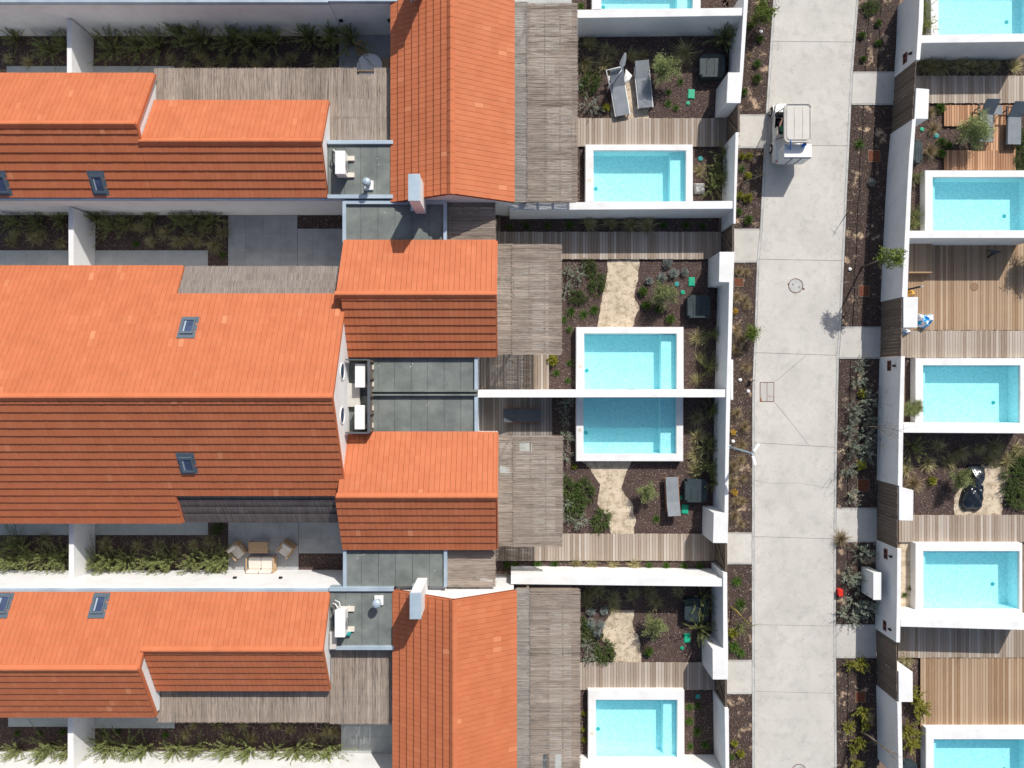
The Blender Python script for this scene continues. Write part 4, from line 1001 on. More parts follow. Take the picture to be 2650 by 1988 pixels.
# side table
t = emp('side_table', P(*q(3,0,1998,900), .12), 'small square grey side table between the two brown deck loungers', 'side table')
c = P(*q(3,0,1998,900), .45); obox('table_top', (c.x, c.y), .47, .47, .42, .45, 0, GREYF, t, .01)
for sx in (-1, 1):
    for sy in (-1, 1): box('leg', c.x+sx*.2-.014, c.x+sx*.2+.014, c.y+sy*.2-.014, c.y+sy*.2+.014, .12, .419, DGREYF, t)
# round table and chairs
c = P(*q(1,0,968,540), .75)
t = emp('round_table', (c.x, c.y, .03), 'round white garden table half under the reed roof', 'table')
lathe('table_top', [(.001, .72), (.63, .72), (.645, .735), (.63, .75), (.001, .75)], (c.x, c.y), WHITEP, t, 40); tube('leg', [(c.x, c.y, .05), (c.x, c.y, .719)], .04, WHITEP, t)
lathe('foot', [(.001, .03), (.28, .03), (.26, .05), (.001, .06)], (c.x, c.y), WHITEP, t)
def chair(label, px, rz):
    t = emp('garden_chair', (0, 0, 0), label, 'chair')
    box('seat', -.22, .22, -.22, .22, .43, .455, TEAK, t, .01)
    for z in (.62, .74, .84): box('back_slat', -.22, .22, .24, .262, z, z+.06, TEAK, t)
    for sx in (-1, 1):
        tube('leg', [(sx*.21, -.2, 0), (sx*.21, -.2, .43)], .014, DGREYF, t, 6); tube('leg', [(sx*.21, .2, 0), (sx*.21, .21, .45), (sx*.21, .27, .9)], .014, DGREYF, t, 6)
        tube('armrest', [(sx*.25, -.18, .63), (sx*.25, .22, .65)], .016, TEAK, t, 6)
    p = P(*px, .45); place(t, (p.x, p.y, .03), rz)
chair('slatted chair at the upper left of the round white table', q(1,0,905,415), .35); chair('chair tucked in at the right of the round white table', q(1,0,1100,520), -1.5)
# sofa set
def upholstered(name, label, px, rz, W_, D_, seats, cat):
    t = emp(name, (0, 0, 0), label, cat)
    box('frame', -W_/2, W_/2, -D_/2, D_/2, .10, .22, TEAK, t, .01)
    for s_ in (-1, 1):
        box('armrest', s_*(W_/2-.03)-.03, s_*(W_/2-.03)+.03, -D_/2, D_/2, .52, .56, TEAK, t, .008)
        for yy in (-D_/2+.03, D_/2-.03): box('leg', s_*(W_/2-.03)-.025, s_*(W_/2-.03)+.025, yy-.025, yy+.025, 0, .519, TEAK, t)
    box('back_rail', -W_/2, W_/2, D_/2-.05, D_/2, .561, .68, TEAK, t, .01)
    for i in range(int(W_/.12)): x = -W_/2+.08+i*.12; box('back_slat', x-.012, x+.012, D_/2-.04, D_/2-.02, .22, .56, TEAK, t)
    w_ = (W_-.14)/seats
    for i in range(seats):
        x = -W_/2+.07+w_*i
        box('seat_cushion', x+.006, x+w_-.006, -D_/2+.0, D_/2-.20, .221, .40, CREAM, t, .045)
        box('back_cushion', x+.01, x+w_-.01, D_/2-.22, D_/2-.055, .401, .78, CREAM, t, .06)
    p = P(*px, .4); place(t, (p.x, p.y, .03), rz)
upholstered('garden_sofa', 'two seat sofa with cream cushions against the sunlit wall', q(1,2,80,1462), math.pi, 1.42, .80, 2, 'sofa')
upholstered('garden_armchair', 'cream armchair left of the wooden coffee table', q(0,2,1937,1345), .72, .66, .72, 1, 'armchair')
upholstered('garden_armchair', 'cream armchair right of the wooden coffee table', q(1,2,287,1330), -.62, .66, .72, 1, 'armchair')
c = P(*q(1,2,56,1320), .4); t = emp('coffee_table', (c.x, c.y, .03), 'low rectangular wooden coffee table between two cream armchairs', 'coffee table')
for i in range(6): y = c.y-.28+.56*i/6; box('slat', c.x-.49, c.x+.49, y+.004, y+.093-.004, .375, .40, TEAK, t)
for sx in (-1, 1):
    box('rail', c.x+sx*.46-.02, c.x+sx*.46+.02, c.y-.28, c.y+.28, .32, .374, TEAK, t)
    for sy in (-1, 1): box('leg', c.x+sx*.46-.025, c.x+sx*.46+.025, c.y+sy*.25-.025, c.y+sy*.25+.025, .03, .319, TEAK, t)

# ------------------------------------------------------------------ technical boxes, covers, posts
def pump_box(label, pts, ang=0, h=.5):
    W4 = [P(u, v, h) for u, v in pts]; cx = sum(p.x for p in W4)/4; cy = sum(p.y for p in W4)/4
    sx = (W4[1]-W4[0]).length; sy = (W4[3]-W4[0]).length
    t = emp('pump_box', (cx, cy, 0), label, 'pump box', 'dark plastic pool pump boxes')
    bm = bmesh.new(); hw, hh_ = sx/2-.02, sy/2-.02
    V = [bm.verts.new((cx+a*hw, cy+b*hh_, 0)) for a, b in ((-1,-1),(1,-1),(1,1),(-1,1))]; f = bm.faces.new(V)
    r = bmesh.ops.extrude_face_region(bm, geom=[f]); up = [x for x in r['geom'] if isinstance(x, bmesh.types.BMVert)]
    for v in up: v.co.z = h*.72
    bmesh.ops.recalc_face_normals(bm, faces=bm.faces[:])
    bmesh.ops.bevel(bm, geom=[e for e in bm.edges if abs(e.verts[0].co.z-e.verts[1].co.z) > .1], offset=.10, segments=4, affect='EDGES')
    bm_obj('tub', bm, DARKG, t)
    bm = bmesh.new(); r = bmesh.ops.create_cube(bm, size=1)
    for v in bm.verts: v.co = Vector((cx+v.co.x*sx, cy+v.co.y*sy, h*.86+v.co.z*h*.26))
    bmesh.ops.bevel(bm, geom=[e for e in bm.edges if abs(e.verts[0].co.z-e.verts[1].co.z) > .05], offset=.11, segments=4, affect='EDGES')
    bmesh.ops.bevel(bm, geom=[e for e in bm.edges if min(e.verts[0].co.z, e.verts[1].co.z) > h*.9], offset=.03, segments=2, affect='EDGES')
    bm_obj('lid', bm, DARKG, t)
    for k in (-.25, .05, .3): tube('lid_rib', [(cx+sx*k, cy-sy*.38, h*.99+.002), (cx+sx*(k+.04), cy, h*.99+.008), (cx+sx*k, cy+sy*.38, h*.99+.002)], .012, DARKG, t, 6)
pump_box('dark pump box in the shade of the top left-of-road garden', Q(2,0, 1618,440, 1828,440, 1820,632, 1612,632))
pump_box('dark pump box beside green covers below the middle pier', Q(2,1, 1513,832, 1705,835, 1705,1024, 1511,1022))
pump_box('dark pump box half covered by a shrub beside the wooden lounger', Q(2,2, 1495,757, 1680,762, 1675,958, 1492,950))
pump_box('dark pump box behind a shrub in the lowest left-of-road garden', Q(2,3, 1490,192, 1690,192, 1690,390, 1490,388))
pump_box('dark pump box against the right roadside wall above a pool', Q(3,0, 1308,1140, 1385,1145, 1380,1335, 1308,1335), h=.45)
pump_box('dark pump box cut off at the bottom right behind the wall', Q(3,3, 1215,1530, 1340,1540, 1340,1640, 1215,1640), h=.4)
tag(crumple('planter_bag', Q(2,0, 1560,1500, 1655,1500, 1655,1585, 1570,1590), .0, CONCD, .25, .04, 12), 'pale lumpy stone cover in the bed beside the pool', 'cover')
def cover(label, px, w_, h_, mat, z=.06, rz=0.0, name='valve_cover', cat='cover', group='green irrigation covers'):
    p = P(*px, z); t = emp(name, (p.x, p.y, 0), label, cat, group)
    obox('frame', (p.x, p.y), w_+.04, h_+.04, -.01, z-.02, rz, mat, t, .008); obox('lid', (p.x, p.y), w_, h_, z-.021, z, rz, mat, t, .015)
cover('rectangular green cover in the top left-of-road garden', q(2,0,1546,768), .31, .45, GREENP, rz=-.05)
cover('rectangular green cover above the dark pump box of the second garden', q(2,1,1549,724), .28, .42, GREENP)
cover('rectangular green cover at the foot of the wooden lounger', q(2,2,1495,1005), .30, .44, GREENP, rz=-.05)
cover('small green cover between the wooden lounger and pump box', q(2,2,1456,910), .16, .16, GREENP)
cover('weathered green cover left of the lowest broom shrubs', q(2,3,1512,518), .28, .44, GREENP)
def rcover(label, px, r, mat):
    p = P(*px, .05); t = emp('round_cover', (p.x, p.y, 0), label, 'cover', 'round valve covers')
    lathe('rim', [(r, -.01), (r, .04), (r*.86, .045), (.001, .045)], (p.x, p.y), mat, t, 20); lathe('lid', [(r*.8, .045), (r*.78, .058), (.001, .06)], (p.x, p.y), mat, t, 20)
    tube('finger_grip', [(p.x-r*.3, p.y, .058), (p.x+r*.3, p.y, .058)], .008, BLACK, t, 6)
rcover('round green cover below the rectangular one, top left-of-road garden', q(2,0,1519,843), .10, GREENP)
rcover('round teal cover right of the uppermost full pool', q(2,0,1621,1296), .125, TEALP)
rcover('round teal cover between grey cushions plants and green rectangle', q(2,1,1426,744), .125, TEALP)
rcover('round green cover just right of the middle olive bush', q(2,1,1476,811), .115, GREENP)
rcover('tiny round green cover under the lowest green rectangle', q(2,3,1470,600), .09, GREENP)
rcover('round teal cover right of the bottom pool beside the boardwalk', q(2,3,1599,995), .115, TEALP)
rcover('round green cover next to the pier of the right lounger garden', q(3,0,1380,1057), .105, GREENP)
rcover('round teal cover nearer to the olive bush, right lounger garden', q(3,0,1498,1110), .125, TEALP)
def rust(label, px, w_, h_):
    p = P(*px, .05); t = emp('rusty_hatch', (p.x, p.y, 0), label, 'hatch', 'rusty hatches in the roadside beds')
    for x0, x1, y0, y1 in ((-w_/2-.03, w_/2+.03, h_/2, h_/2+.03), (-w_/2-.03, w_/2+.03, -h_/2-.03, -h_/2), (-w_/2-.03, -w_/2, -h_/2, h_/2), (w_/2, w_/2+.03, -h_/2, h_/2)):
        box('concrete_collar', p.x+x0, p.x+x1, p.y+y0, p.y+y1, -.01, .03, DIRT, t)
    box('lid', p.x-w_/2+.005, p.x+w_/2-.005, p.y-h_/2+.005, p.y+h_/2-.005, 0, .04, RUST, t, .01)
    for s_ in (-1, 1): box('lifting_hole', p.x+s_*w_*.3-.02, p.x+s_*w_*.3+.02, p.y-.02, p.y+.02, .039, .043, BLACK, t)
rust('rusty hatch in the bed opposite the golf cart', q(3,0,988,1276), .58, .55); rust('rusty hatch in the bed below the leaning leafy tree', q(3,1,905,800), .5, .52)
rust('rusty hatch with concrete collar above the third gate path', q(3,2,900,810), .55, .58); rust('rusty hatch in shade below the lowest gate path', q(3,3,875,1000), .5, .5)
rust('rusty hatch against the left roadside wall below the pier', q(2,1,1935,728), .42, .4)
# manholes in the road
def manhole(label, px, r):
    p = P(*px, .02); t = emp('manhole_cover', (p.x, p.y, .02), label, 'manhole cover')
    lathe('frame', [(r, .0), (r, .028), (r-.03, .028), (r-.03, .0)], (p.x, p.y), RUST, t, 36); lathe('lid', [(r-.04, .0), (r-.04, .026), (.001, .026)], (p.x, p.y), CONCD, t, 36)
    for s_ in (-1, 1): lathe('lifting_hole', [(.035, .02), (.035, .0285), (.001, .0285)], (p.x+s_*r*.42, p.y-s_*.06), RUST, t, 10)
    box('hinge_lug', p.x+r-.02, p.x+r+.07, p.y-.2, p.y-.11, .0, .03, RUST, t); box('hinge_lug', p.x-r-.03, p.x-r+.05, p.y+.06, p.y+.12, .0, .03, RUST, t)
manhole('round concrete manhole cover with rusty ring in the middle of the road', q(3,1,345,758), .38); manhole('manhole cover cut off by the bottom edge of the road', q(3,3,372,1606), .38)
p = P(*q(3,1,1806,767), .125); t = emp('deck_hatch', p, 'faint round hatch cut into the golden deck', 'hatch')
lathe('ring', [(.20, .119), (.20, .126), (.185, .126), (.185, .119)], (p.x, p.y), RUST, t, 30); lathe('lid', [(.18, .119), (.18, .1235), (.001, .1235)], (p.x, p.y), WOODY, t, 30)
a = P(1966.5, 989, .025); b = P(2003.5, 1040, .025); t = emp('double_hatch', ((a.x+b.x)/2, (a.y+b.y)/2, 0), 'square two leaf concrete hatch with rust stains in the road', 'hatch')
m_ = (a.x+b.x)/2; RUSTC = M('rust_stained_concrete', (.45, .43, .40), (.30, .12, .05), scale=3.5, rough=.9, lo=.56, hi=.66)
for x0, x1 in ((a.x+.03, m_-.012), (m_+.012, b.x-.03)): box('leaf', x0, x1, b.y+.03, a.y-.03, 0, .026, RUSTC, t)
for x0, x1, y0, y1 in ((a.x, b.x, a.y-.028, a.y), (a.x, b.x, b.y, b.y+.028), (a.x, a.x+.028, b.y+.029, a.y-.029), (b.x-.028, b.x, b.y+.029, a.y-.029), (m_-.010, m_+.010, b.y+.03, a.y-.03)): box('iron_edge', x0, x1, y0, y1, 0, .03, RUST, t)
# cabinet, red box
a = P(2260, 1482, 1.2); b = P(2281, 1553, 1.2); t = emp('utility_cabinet', ((a.x+b.x)/2, (a.y+b.y)/2, 0), 'tall white utility cabinet against the right roadside wall', 'utility cabinet')
box('body', a.x+.02, b.x, b.y+.02, a.y-.02, 0, 1.15, WHITEP, t); box('top', a.x, b.x+.01, b.y, a.y, 1.151, 1.2, WHITEP, t, .01)
for k in (0, 1): y0 = b.y+.04+k*(a.y-b.y-.06)/2; box('door', a.x+.005, a.x+.019, y0, y0+(a.y-b.y-.1)/2, .12, 1.12, WHITEP, t); box('lock', a.x-.008, a.x+.004, y0+.08, y0+.12, .6, .7, BLACK, t)
c = P(*q(3,3,715,148), .28); t = emp('red_box', (c.x, c.y, 0), 'small bright red box at the road edge below the cabinet', 'box')
box('body', c.x-.105, c.x+.105, c.y-.165, c.y+.165, 0, .24, REDP, t, .01); box('lid', c.x-.115, c.x+.115, c.y-.175, c.y+.175, .241, .28, REDP, t, .012); lathe('lock', [(.018, .28), (.018, .288), (.001, .288)], (c.x+.03, c.y+.02), BLACK, t, 8)
# street lamp
b0 = P(*q(2,2,1860,498)); b0.z = 0; top = P(*q(2,2,2040,548), 3.4)
t = emp('street_lamp', (top.x, top.y, 0), 'slim street lamp with two white heads beside the road', 'street lamp')
tube('pole', [(top.x, top.y, 0), (top.x, top.y, 3.4)], [.055, .04], METAL, t, 12); lathe('base_plate', [(.12, 0), (.12, .03), (.001, .03)], (top.x, top.y), METAL, t, 12)
for (x, y), nm in ((q(2,2,2072,505), 0), (q(2,2,2055,592), 1)):
    e_ = P(x, y, 3.45); tube('arm', [(top.x, top.y, 3.38), top.lerp(e_, .5)], .02, METAL, t, 8)
    d = (e_-top); d.z = 0; d.normalize(); s_ = Vector((-d.y, d.x, 0)); c0 = top+d*.12; c1 = top+d*.55; c0.z = c1.z = 3.42
    b4 = [c0-s_*.06, c0+s_*.06, c1+s_*.075, c1-s_*.075]; hexa('lamp_head', b4, [p+Vector((0, 0, .06)) for p in b4], WHITEP, t)
c = P(*q(2,1,2048,1532), .3); tag(box('wooden_stake', c.x-.11, c.x+.11, c.y-.035, c.y+.035, -.01, .3, BARK), 'short brown wooden marker at the road edge', 'marker')
# black pole with silver tip and black stand on the golden deck
p0 = P(*q(3,1,1255,785), .6); p1 = P(*q(3,1,1365,765), 1.3)
t = emp('leaning_pole', P(*q(3,1,1290,790), .13), 'black pole with silver tip leaning out from behind the wall', 'pole')
tube('shaft', [(p0.x, p0.y-.03, .13), p1], .045, BLACK, t, 10); tube('tip', [p1, p1+Vector((.13, .0, .06))], .03, METAL, t, 10)
c = P(*q(3,1,1970,480), .45); t = emp('black_stand', (c.x, c.y, .12), 'small black stand in the shade on the golden deck', 'stand')
hexa('top_plate', [c+Vector((-.3, .10, 0)), c+Vector((.3, .02, 0)), c+Vector((.22, -.06, 0)), c+Vector((-.1, -.1, 0))], [c+Vector((-.3, .12, .03)), c+Vector((.33, .02, .03)), c+Vector((.22, -.06, .03)), c+Vector((-.1, -.1, .03))], DGREYF, t)
tube('stem', [(c.x-.04, c.y-.05, .45), (c.x-.1, c.y-.22, .12)], .04, BLACK, t, 8); tube('foot', [(c.x+.2, c.y-.02, .45), (c.x+.1, c.y-.1, .12)], .02, BLACK, t, 6); tube('foot', [(c.x-.2, c.y+.08, .45), (c.x-.15, c.y+.12, .12)], .02, BLACK, t, 6)
c = P(*q(2,3,780,515), .3); tag(obox('lantern', (c.x, c.y), .2, .2, 0, .28, .6, BLACK, None, .03), 'small black garden lantern above the grey leaved shrub', 'lantern')

# ------------------------------------------------------------------ air conditioners
def ac(label, px0, px1, z0, fan='E'):
    a = P(*px0, z0+.72); b = P(*px1, z0+.72)
    t = emp('air_conditioner', ((a.x+b.x)/2, (a.y+b.y)/2, z0), label, 'air conditioner', 'white outdoor air conditioning units')
    box('body', a.x+.01, b.x-.01, b.y+.01, a.y-.01, z0+.12, z0+.66, WHITEP, t, .02); box('top_panel', a.x, b.x, b.y, a.y, z0+.661, z0+.72, WHITEP, t, .02)
    for k in (.3, .6): x = a.x+(b.x-a.x)*k; box('panel_rib', x-.008, x+.008, b.y+.06, a.y-.06, z0+.72, z0+.727, WHITEP, t)
    xf = b.x+.005 if fan == 'E' else a.x-.005; yc = b.y+(a.y-b.y)*.42; zc = z0+.39
    n = 20; ring = [(xf+.01, yc+.24*math.cos(i*2*math.pi/n), zc+.24*math.sin(i*2*math.pi/n)) for i in range(n+1)]
    tubes('fan_guard', [(ring, .012)]+[([(xf+.01, yc+r_*math.cos(i*2*math.pi/12), zc+r_*math.sin(i*2*math.pi/12)) for i in range(13)], .006) for r_ in (.08, .16)], DGREYF, t, 5)
    for yy in (b.y+.15, a.y-.15): box('foot_pad', a.x-.05, b.x+.28, yy-.11, yy+.11, z0, z0+.11, BEIGE, t, .01)
    return a, b
fz = 2.96
a, b = ac('air conditioner on the upper small flat roof', q(1,0,685,1232), q(1,0,768,1424), fz)
tubes_t = emp('pipe_bundle', (a.x-.15, a.y, fz), 'tangle of pipes beside the upper flat roof air conditioner', 'pipes')
tubes('pipe', [([(a.x-.02, a.y-.1, fz+.4), (a.x-.18, a.y+.05, fz+.5), (a.x-.25, a.y-.25, fz+.25), (a.x-.2, a.y-.5, fz+.1), (a.x-.24, a.y-.9, fz+.05)], .03), ([(a.x-.02, a.y-.2, fz+.3), (a.x-.2, a.y-.2, fz+.35), (a.x-.28, a.y-.6, fz+.05)], .02)], DGREYF, tubes_t)
tubes('insulated_pipe', [([(a.x, a.y-.02, fz+.5), (a.x-.12, a.y+.1, fz+.55), (a.x-.22, a.y+.05, fz+.3), (a.x-.26, a.y-.15, fz+.05)], .028)], WHITEP, tubes_t)
a, b = ac('air conditioner on the lower small flat roof', q(1,3,682,290), q(1,3,768,512), fz)
t = emp('pipe_bundle', (a.x-.15, a.y, fz), 'pale pipes looping beside the lower flat roof air conditioner', 'pipes')
tubes('pipe', [([(a.x+.1, a.y-.0, fz+.5), (a.x, a.y+.22, fz+.55), (a.x-.2, a.y+.2, fz+.3), (a.x-.22, a.y-.1, fz+.1)], .03), ([(a.x+.2, a.y-.0, fz+.4), (a.x+.15, a.y+.28, fz+.45), (a.x-.1, a.y+.3, fz+.2), (a.x-.25, a.y+.1, fz+.05)], .025)], WHITEP, t)
tubes('insulated_pipe', [([(a.x-.02, a.y-.2, fz+.3), (a.x-.2, a.y-.3, fz+.3), (a.x-.22, a.y-1.0, fz+.05)], .045)], DGREYF, t)
tag(box('plastic_crate', a.x+.05, a.x+.6, b.y-.12, b.y+.05, fz, fz+.2, TEALP, None, .02), 'teal plastic scrap behind the lower flat roof air conditioner', 'scrap')
c0 = P(*q(1,3,640,470), 3.2); c1 = P(*q(1,3,694,608), 3.2); tag(box('roof_upstand', c0.x, c1.x, c1.y, c0.y, 2.7, 3.2, CONC, None, .01), 'pale upstand at the corner of the lower small flat roof', 'upstand')
ac('air conditioner in the slatted cage, north one', q(1,1,848,1395), q(1,1,930,1590), 2.82); ac('air conditioner in the slatted cage, south one', q(1,2,845,155), q(1,2,928,353), 2.82)
# slatted screen around them
zc = 3.75; a = P(894, 931, zc); b = P(958, 1121, zc); t = emp('slatted_screen', ((a.x+b.x)/2, (a.y+b.y)/2, 2.8), 'dark slatted timber screen round two air conditioners', 'screen')
for i in range(8):
    z = 2.86+i*.115; box('slat', b.x-.10, b.x-.075, b.y, a.y, z, z+.085, GATEW, t); box('slat', a.x, b.x-.101, b.y, b.y+.025, z, z+.085, GATEW, t); box('slat', a.x, b.x-.101, a.y-.025, a.y, z, z+.085, GATEW, t)
for k in range(5): y = b.y+.06+(a.y-b.y-.12)*k/4; box('post', b.x-.072, b.x-.005, y-.035, y+.035, 2.81, zc, GATEW, t)
box('cap_rail', b.x-.12, b.x, b.y-.01, a.y+.01, zc+.001, zc+.035, DGREYF, t); box('cap_rail', a.x, b.x-.121, b.y-.03, b.y+.05, zc+.001, zc+.035, DGREYF, t); box('cap_rail', a.x, b.x-.121, a.y-.03, a.y+.03, zc+.001, zc+.035, DGREYF, t)
c0 = P(*q(1,1,778,1555), 3.1); c1 = P(*q(1,2,885,168), 3.1); tag(box('plinth', c0.x, c1.x, c1.y, c0.y, 2.81, 3.05, CONC, None, .01), 'pale concrete plinth between the two caged air conditioners', 'plinth')

# ------------------------------------------------------------------ golf cart with driver
t = emp('golf_cart', (13.85, 12.6, .02), 'white golf cart with beige roof and white cargo box on the road', 'golf cart')
cx = 13.83
def prof_body(name, pts, x0, x1, mat, bev=.03):
    bm = bmesh.new(); A_ = [bm.verts.new((x0, y, z)) for y, z in pts]; B_ = [bm.verts.new((x1, y, z)) for y, z in pts]; n = len(pts)
    bm.faces.new(A_); bm.faces.new(list(reversed(B_)))
    for i in range(n): bm.faces.new((A_[i], A_[(i+1) % n], B_[(i+1) % n], B_[i]))
    bmesh.ops.recalc_face_normals(bm, faces=bm.faces[:])
    bmesh.ops.bevel(bm, geom=bm.edges[:], offset=bev, segments=2, affect='EDGES'); return bm_obj(name, bm, mat, t)
x0, x1 = 13.20, 14.48
prof_body('body', [(14.12, .3), (14.12, .62), (13.75, .80), (13.58, .82), (13.52, .36), (12.95, .32), (12.9, .62), (12.35, .66), (11.25, .72), (11.2, .30)], x0, x1, WHITEP, .04)
for v_ in t.children[-1].data.vertices:
    wy = v_.co.y+wl(t.children[-1]).y
    if wy > 13.7: v_.co.x *= 1-.55*min(1, (wy-13.7)/.5)**2*.6
    if 12.4 < wy < 13.6 and v_.co.z < .4: v_.co.x *= .93
prof_body('floor_mat', [(13.55, .36), (13.55, .385), (12.94, .375), (12.94, .35)], x0+.06, x1-.06, BLACK, .004)
prof_body('dashboard', [(13.66, .78), (13.5, .95), (13.38, .92), (13.42, .6), (13.6, .55)], x0+.05, x1-.05, BLACK, .03)
prof_body('seat', [(12.92, .60), (12.95, .72), (12.45, .74), (12.42, .60)], x0+.06, x1-.06, BEIGE, .04); prof_body('seat_back', [(12.47, .74), (12.38, 1.12), (12.29, 1.12), (12.36, .74)], x0+.06, x1-.06, BEIGE, .04)
for xx in (x0+.02, x1-.02):
    for yy in (13.85, 11.95):
        w0 = emp('wheel', (xx, yy, .25), parent=t); s_ = -1 if xx < cx else 1
        tube('tyre', [(xx-s_*.12, yy, .25), (xx-s_*.10, yy, .25), (xx+s_*.05, yy, .25), (xx+s_*.07, yy, .25)], [.19, .235, .235, .20], TYRE, w0, 28, False); tube('rim', [(xx, yy, .25), (xx+s_*.078, yy, .25)], .135, BEIGE, w0, 20, False)
        tube('hub_cap', [(xx+s_*.07, yy, .25), (xx+s_*.095, yy, .25)], .05, METAL, w0, 12, False)
for yy in (13.85, 11.95):
    for xx in (x0, x1): tube('mudguard', [(xx, yy+.30*math.cos(a_), .25+.30*math.sin(a_)) for a_ in [math.radians(k) for k in range(15, 170, 15)]], .035, WHITEP, t, 8)
# roof with gutter lip
ra = P(2029, 267, 1.9); rb = P(2101, 369, 1.9); rx0, rx1, ry1, ry0 = ra.x, rb.x, ra.y, rb.y
def rrect(x0, x1, y0, y1, r, n=6):
    o = []
    for cx_, cy_, a0 in ((x1-r, y1-r, 0), (x0+r, y1-r, 90), (x0+r, y0+r, 180), (x1-r, y0+r, 270)):
        for i in range(n+1): a_ = math.radians(a0+90*i/n); o.append((cx_+r*math.cos(a_), cy_+r*math.sin(a_)))
    return o
prism('roof', rrect(rx0, rx1, ry0, ry1, .26), 1.875, 1.81, BEIGER, t, .015, px=False); prism('roof_crown', rrect(rx0+.14, rx1-.14, ry0+.14, ry1-.14, .18), 1.90, 1.8751, BEIGER, t, .012, px=False)
lp = [(x, y, 1.885) for x, y in rrect(rx0+.03, rx1-.03, ry0+.03, ry1-.03, .2)]; tube('roof_lip', lp+[lp[0]], .022, BEIGER, t, 6)
lp = [(x, y, 1.878) for x, y in rrect(rx0+.095, rx1-.095, ry0+.095, ry1-.095, .18)]; tube('rain_channel', lp+[lp[0]], .008, DGREYF, t, 6)
for k in (.36, .66): x = rx0+(rx1-rx0)*k; tube('roof_rib', [(x, ry0+.2, 1.90), (x+.02, (ry0+ry1)/2, 1.905), (x, ry1-.2, 1.90)], .006, DGREYF, t, 6)
for xx in (x0+.06, x1-.06):
    tube('roof_post', [(xx, 13.6, .8), (xx, 13.45, 1.82)], .022, BLACK, t, 8); tube('roof_post', [(xx, 12.3, .68), (xx, 12.02, 1.82)], .022, BLACK, t, 8)
GLASSW = M('windscreen', (.5, .55, .58), rough=.05, spec=.8)
bs = GLASSW.node_tree.nodes['Principled BSDF']; bs.inputs['Alpha'].default_value = .25
hexa('windscreen', [(x0+.09, 13.60, .82), (x1-.09, 13.60, .82), (x1-.09, 13.46, 1.78), (x0+.09, 13.46, 1.78)], [(x0+.09, 13.61, .82), (x1-.09, 13.61, .82), (x1-.09, 13.47, 1.78), (x0+.09, 13.47, 1.78)], GLASSW, t)
sw = Vector((x0+.36, 13.25, .98)); tube('steering_wheel', [sw+Vector((.17*math.cos(a_), .12*math.sin(a_), .12*math.sin(a_))) for a_ in [i*math.pi/8 for i in range(17)]], .014, BLACK, t, 6)
tube('steering_column', [(sw.x, 13.5, .8), sw], .02, BLACK, t, 8)
for xx in (x0+.18, x1-.18): tube('headlight', [(xx, 14.08, .62), (xx, 14.14, .60)], .06, GLASSW, t, 12, False)
for xx in (x0+.12, x1-.12): tube('tail_light', [(xx, 11.23, .6), (xx, 11.18, .6)], .04, REDP, t, 10, False)
# cargo box
ca = P(2030, 374, 1.5); cb = P(2100, 407, 1.5)
cbx = box('cargo_box', ca.x, cb.x, cb.y-.02, ca.y, .46, 1.46, WHITEP, t, .015); box('cargo_lid', ca.x-.01, cb.x+.01, cb.y, ca.y+.01, 1.4601, 1.5, WHITEP, t, .01)
for k in (.33, .66): x = ca.x+(cb.x-ca.x)*k; box('panel_frame', x-.012, x+.012, cb.y-.045, cb.y-.021, .48, 1.44, DGREYF, t)
box('panel_frame', ca.x, cb.x, cb.y-.045, cb.y-.021, 1.441, 1.459, DGREYF, t)
# broom and blue bottle on the box
bt = emp('blue_bottle', (P(*q(3,0,420,1180), 1.7).x, P(*q(3,0,420,1180), 1.7).y, 1.5), 'blue bottle standing on the cart cargo box', 'bottle')
c = wl(bt); tube('bottle_body', [(c.x, c.y, 1.5), (c.x, c.y, 1.7)], .085, BLUEP, bt, 14, False); tube('bottle_neck', [(c.x, c.y, 1.7), (c.x, c.y, 1.77)], .035, BLUEP, bt, 10, False)
p0 = P(*q(3,0,305,1150), 1.95); p1 = P(*q(3,0,300,1222), 1.53); p2 = P(*q(3,0,262,1180), 1.53)
bt = emp('squeegee', p1, 'blue handled cleaning tool lying on the white cargo box', 'tool'); tube('handle', [p0, p1], .03, BLUEP, bt, 8); tube('wire', [p1, p2], .012, BLUEP, bt, 6)
# driver
t = emp('person', (x0+.36, 12.62, .74), 'person in green shirt and dark trousers driving the golf cart', 'person')
X0 = x0+.36; Y0 = 12.66; Z0 = .80
def skin_body(name, joints, edges, radii, mat, parent, sub=2):
    me = bpy.data.meshes.new(name); o_ = Vector((X0, Y0, Z0)); me.from_pydata([Vector(j)-o_ for j in joints], edges, [])
    o = bpy.data.objects.new(name, me); COL.objects.link(o); o.location = o_; WL[o.name] = o_.copy()
    m = o.modifiers.new('skin', 'SKIN'); s2 = o.modifiers.new('sub', 'SUBSURF'); s2.levels = sub; s2.render_levels = sub
    for i, r in enumerate(radii): me.skin_vertices[0].data[i].radius = r if isinstance(r, tuple) else (r, r)
    me.skin_vertices[0].data[0].use_root = True
    bpy.context.view_layer.update(); dg = bpy.context.evaluated_depsgraph_get(); ob = o.evaluated_get(dg); nm = bpy.data.meshes.new_from_object(ob)
    o.modifiers.clear(); o.data = nm; nm.materials.clear(); nm.materials.append(mat); nm.polygons.foreach_set('use_smooth', [True]*len(nm.polygons)); adopt(o, parent); return o
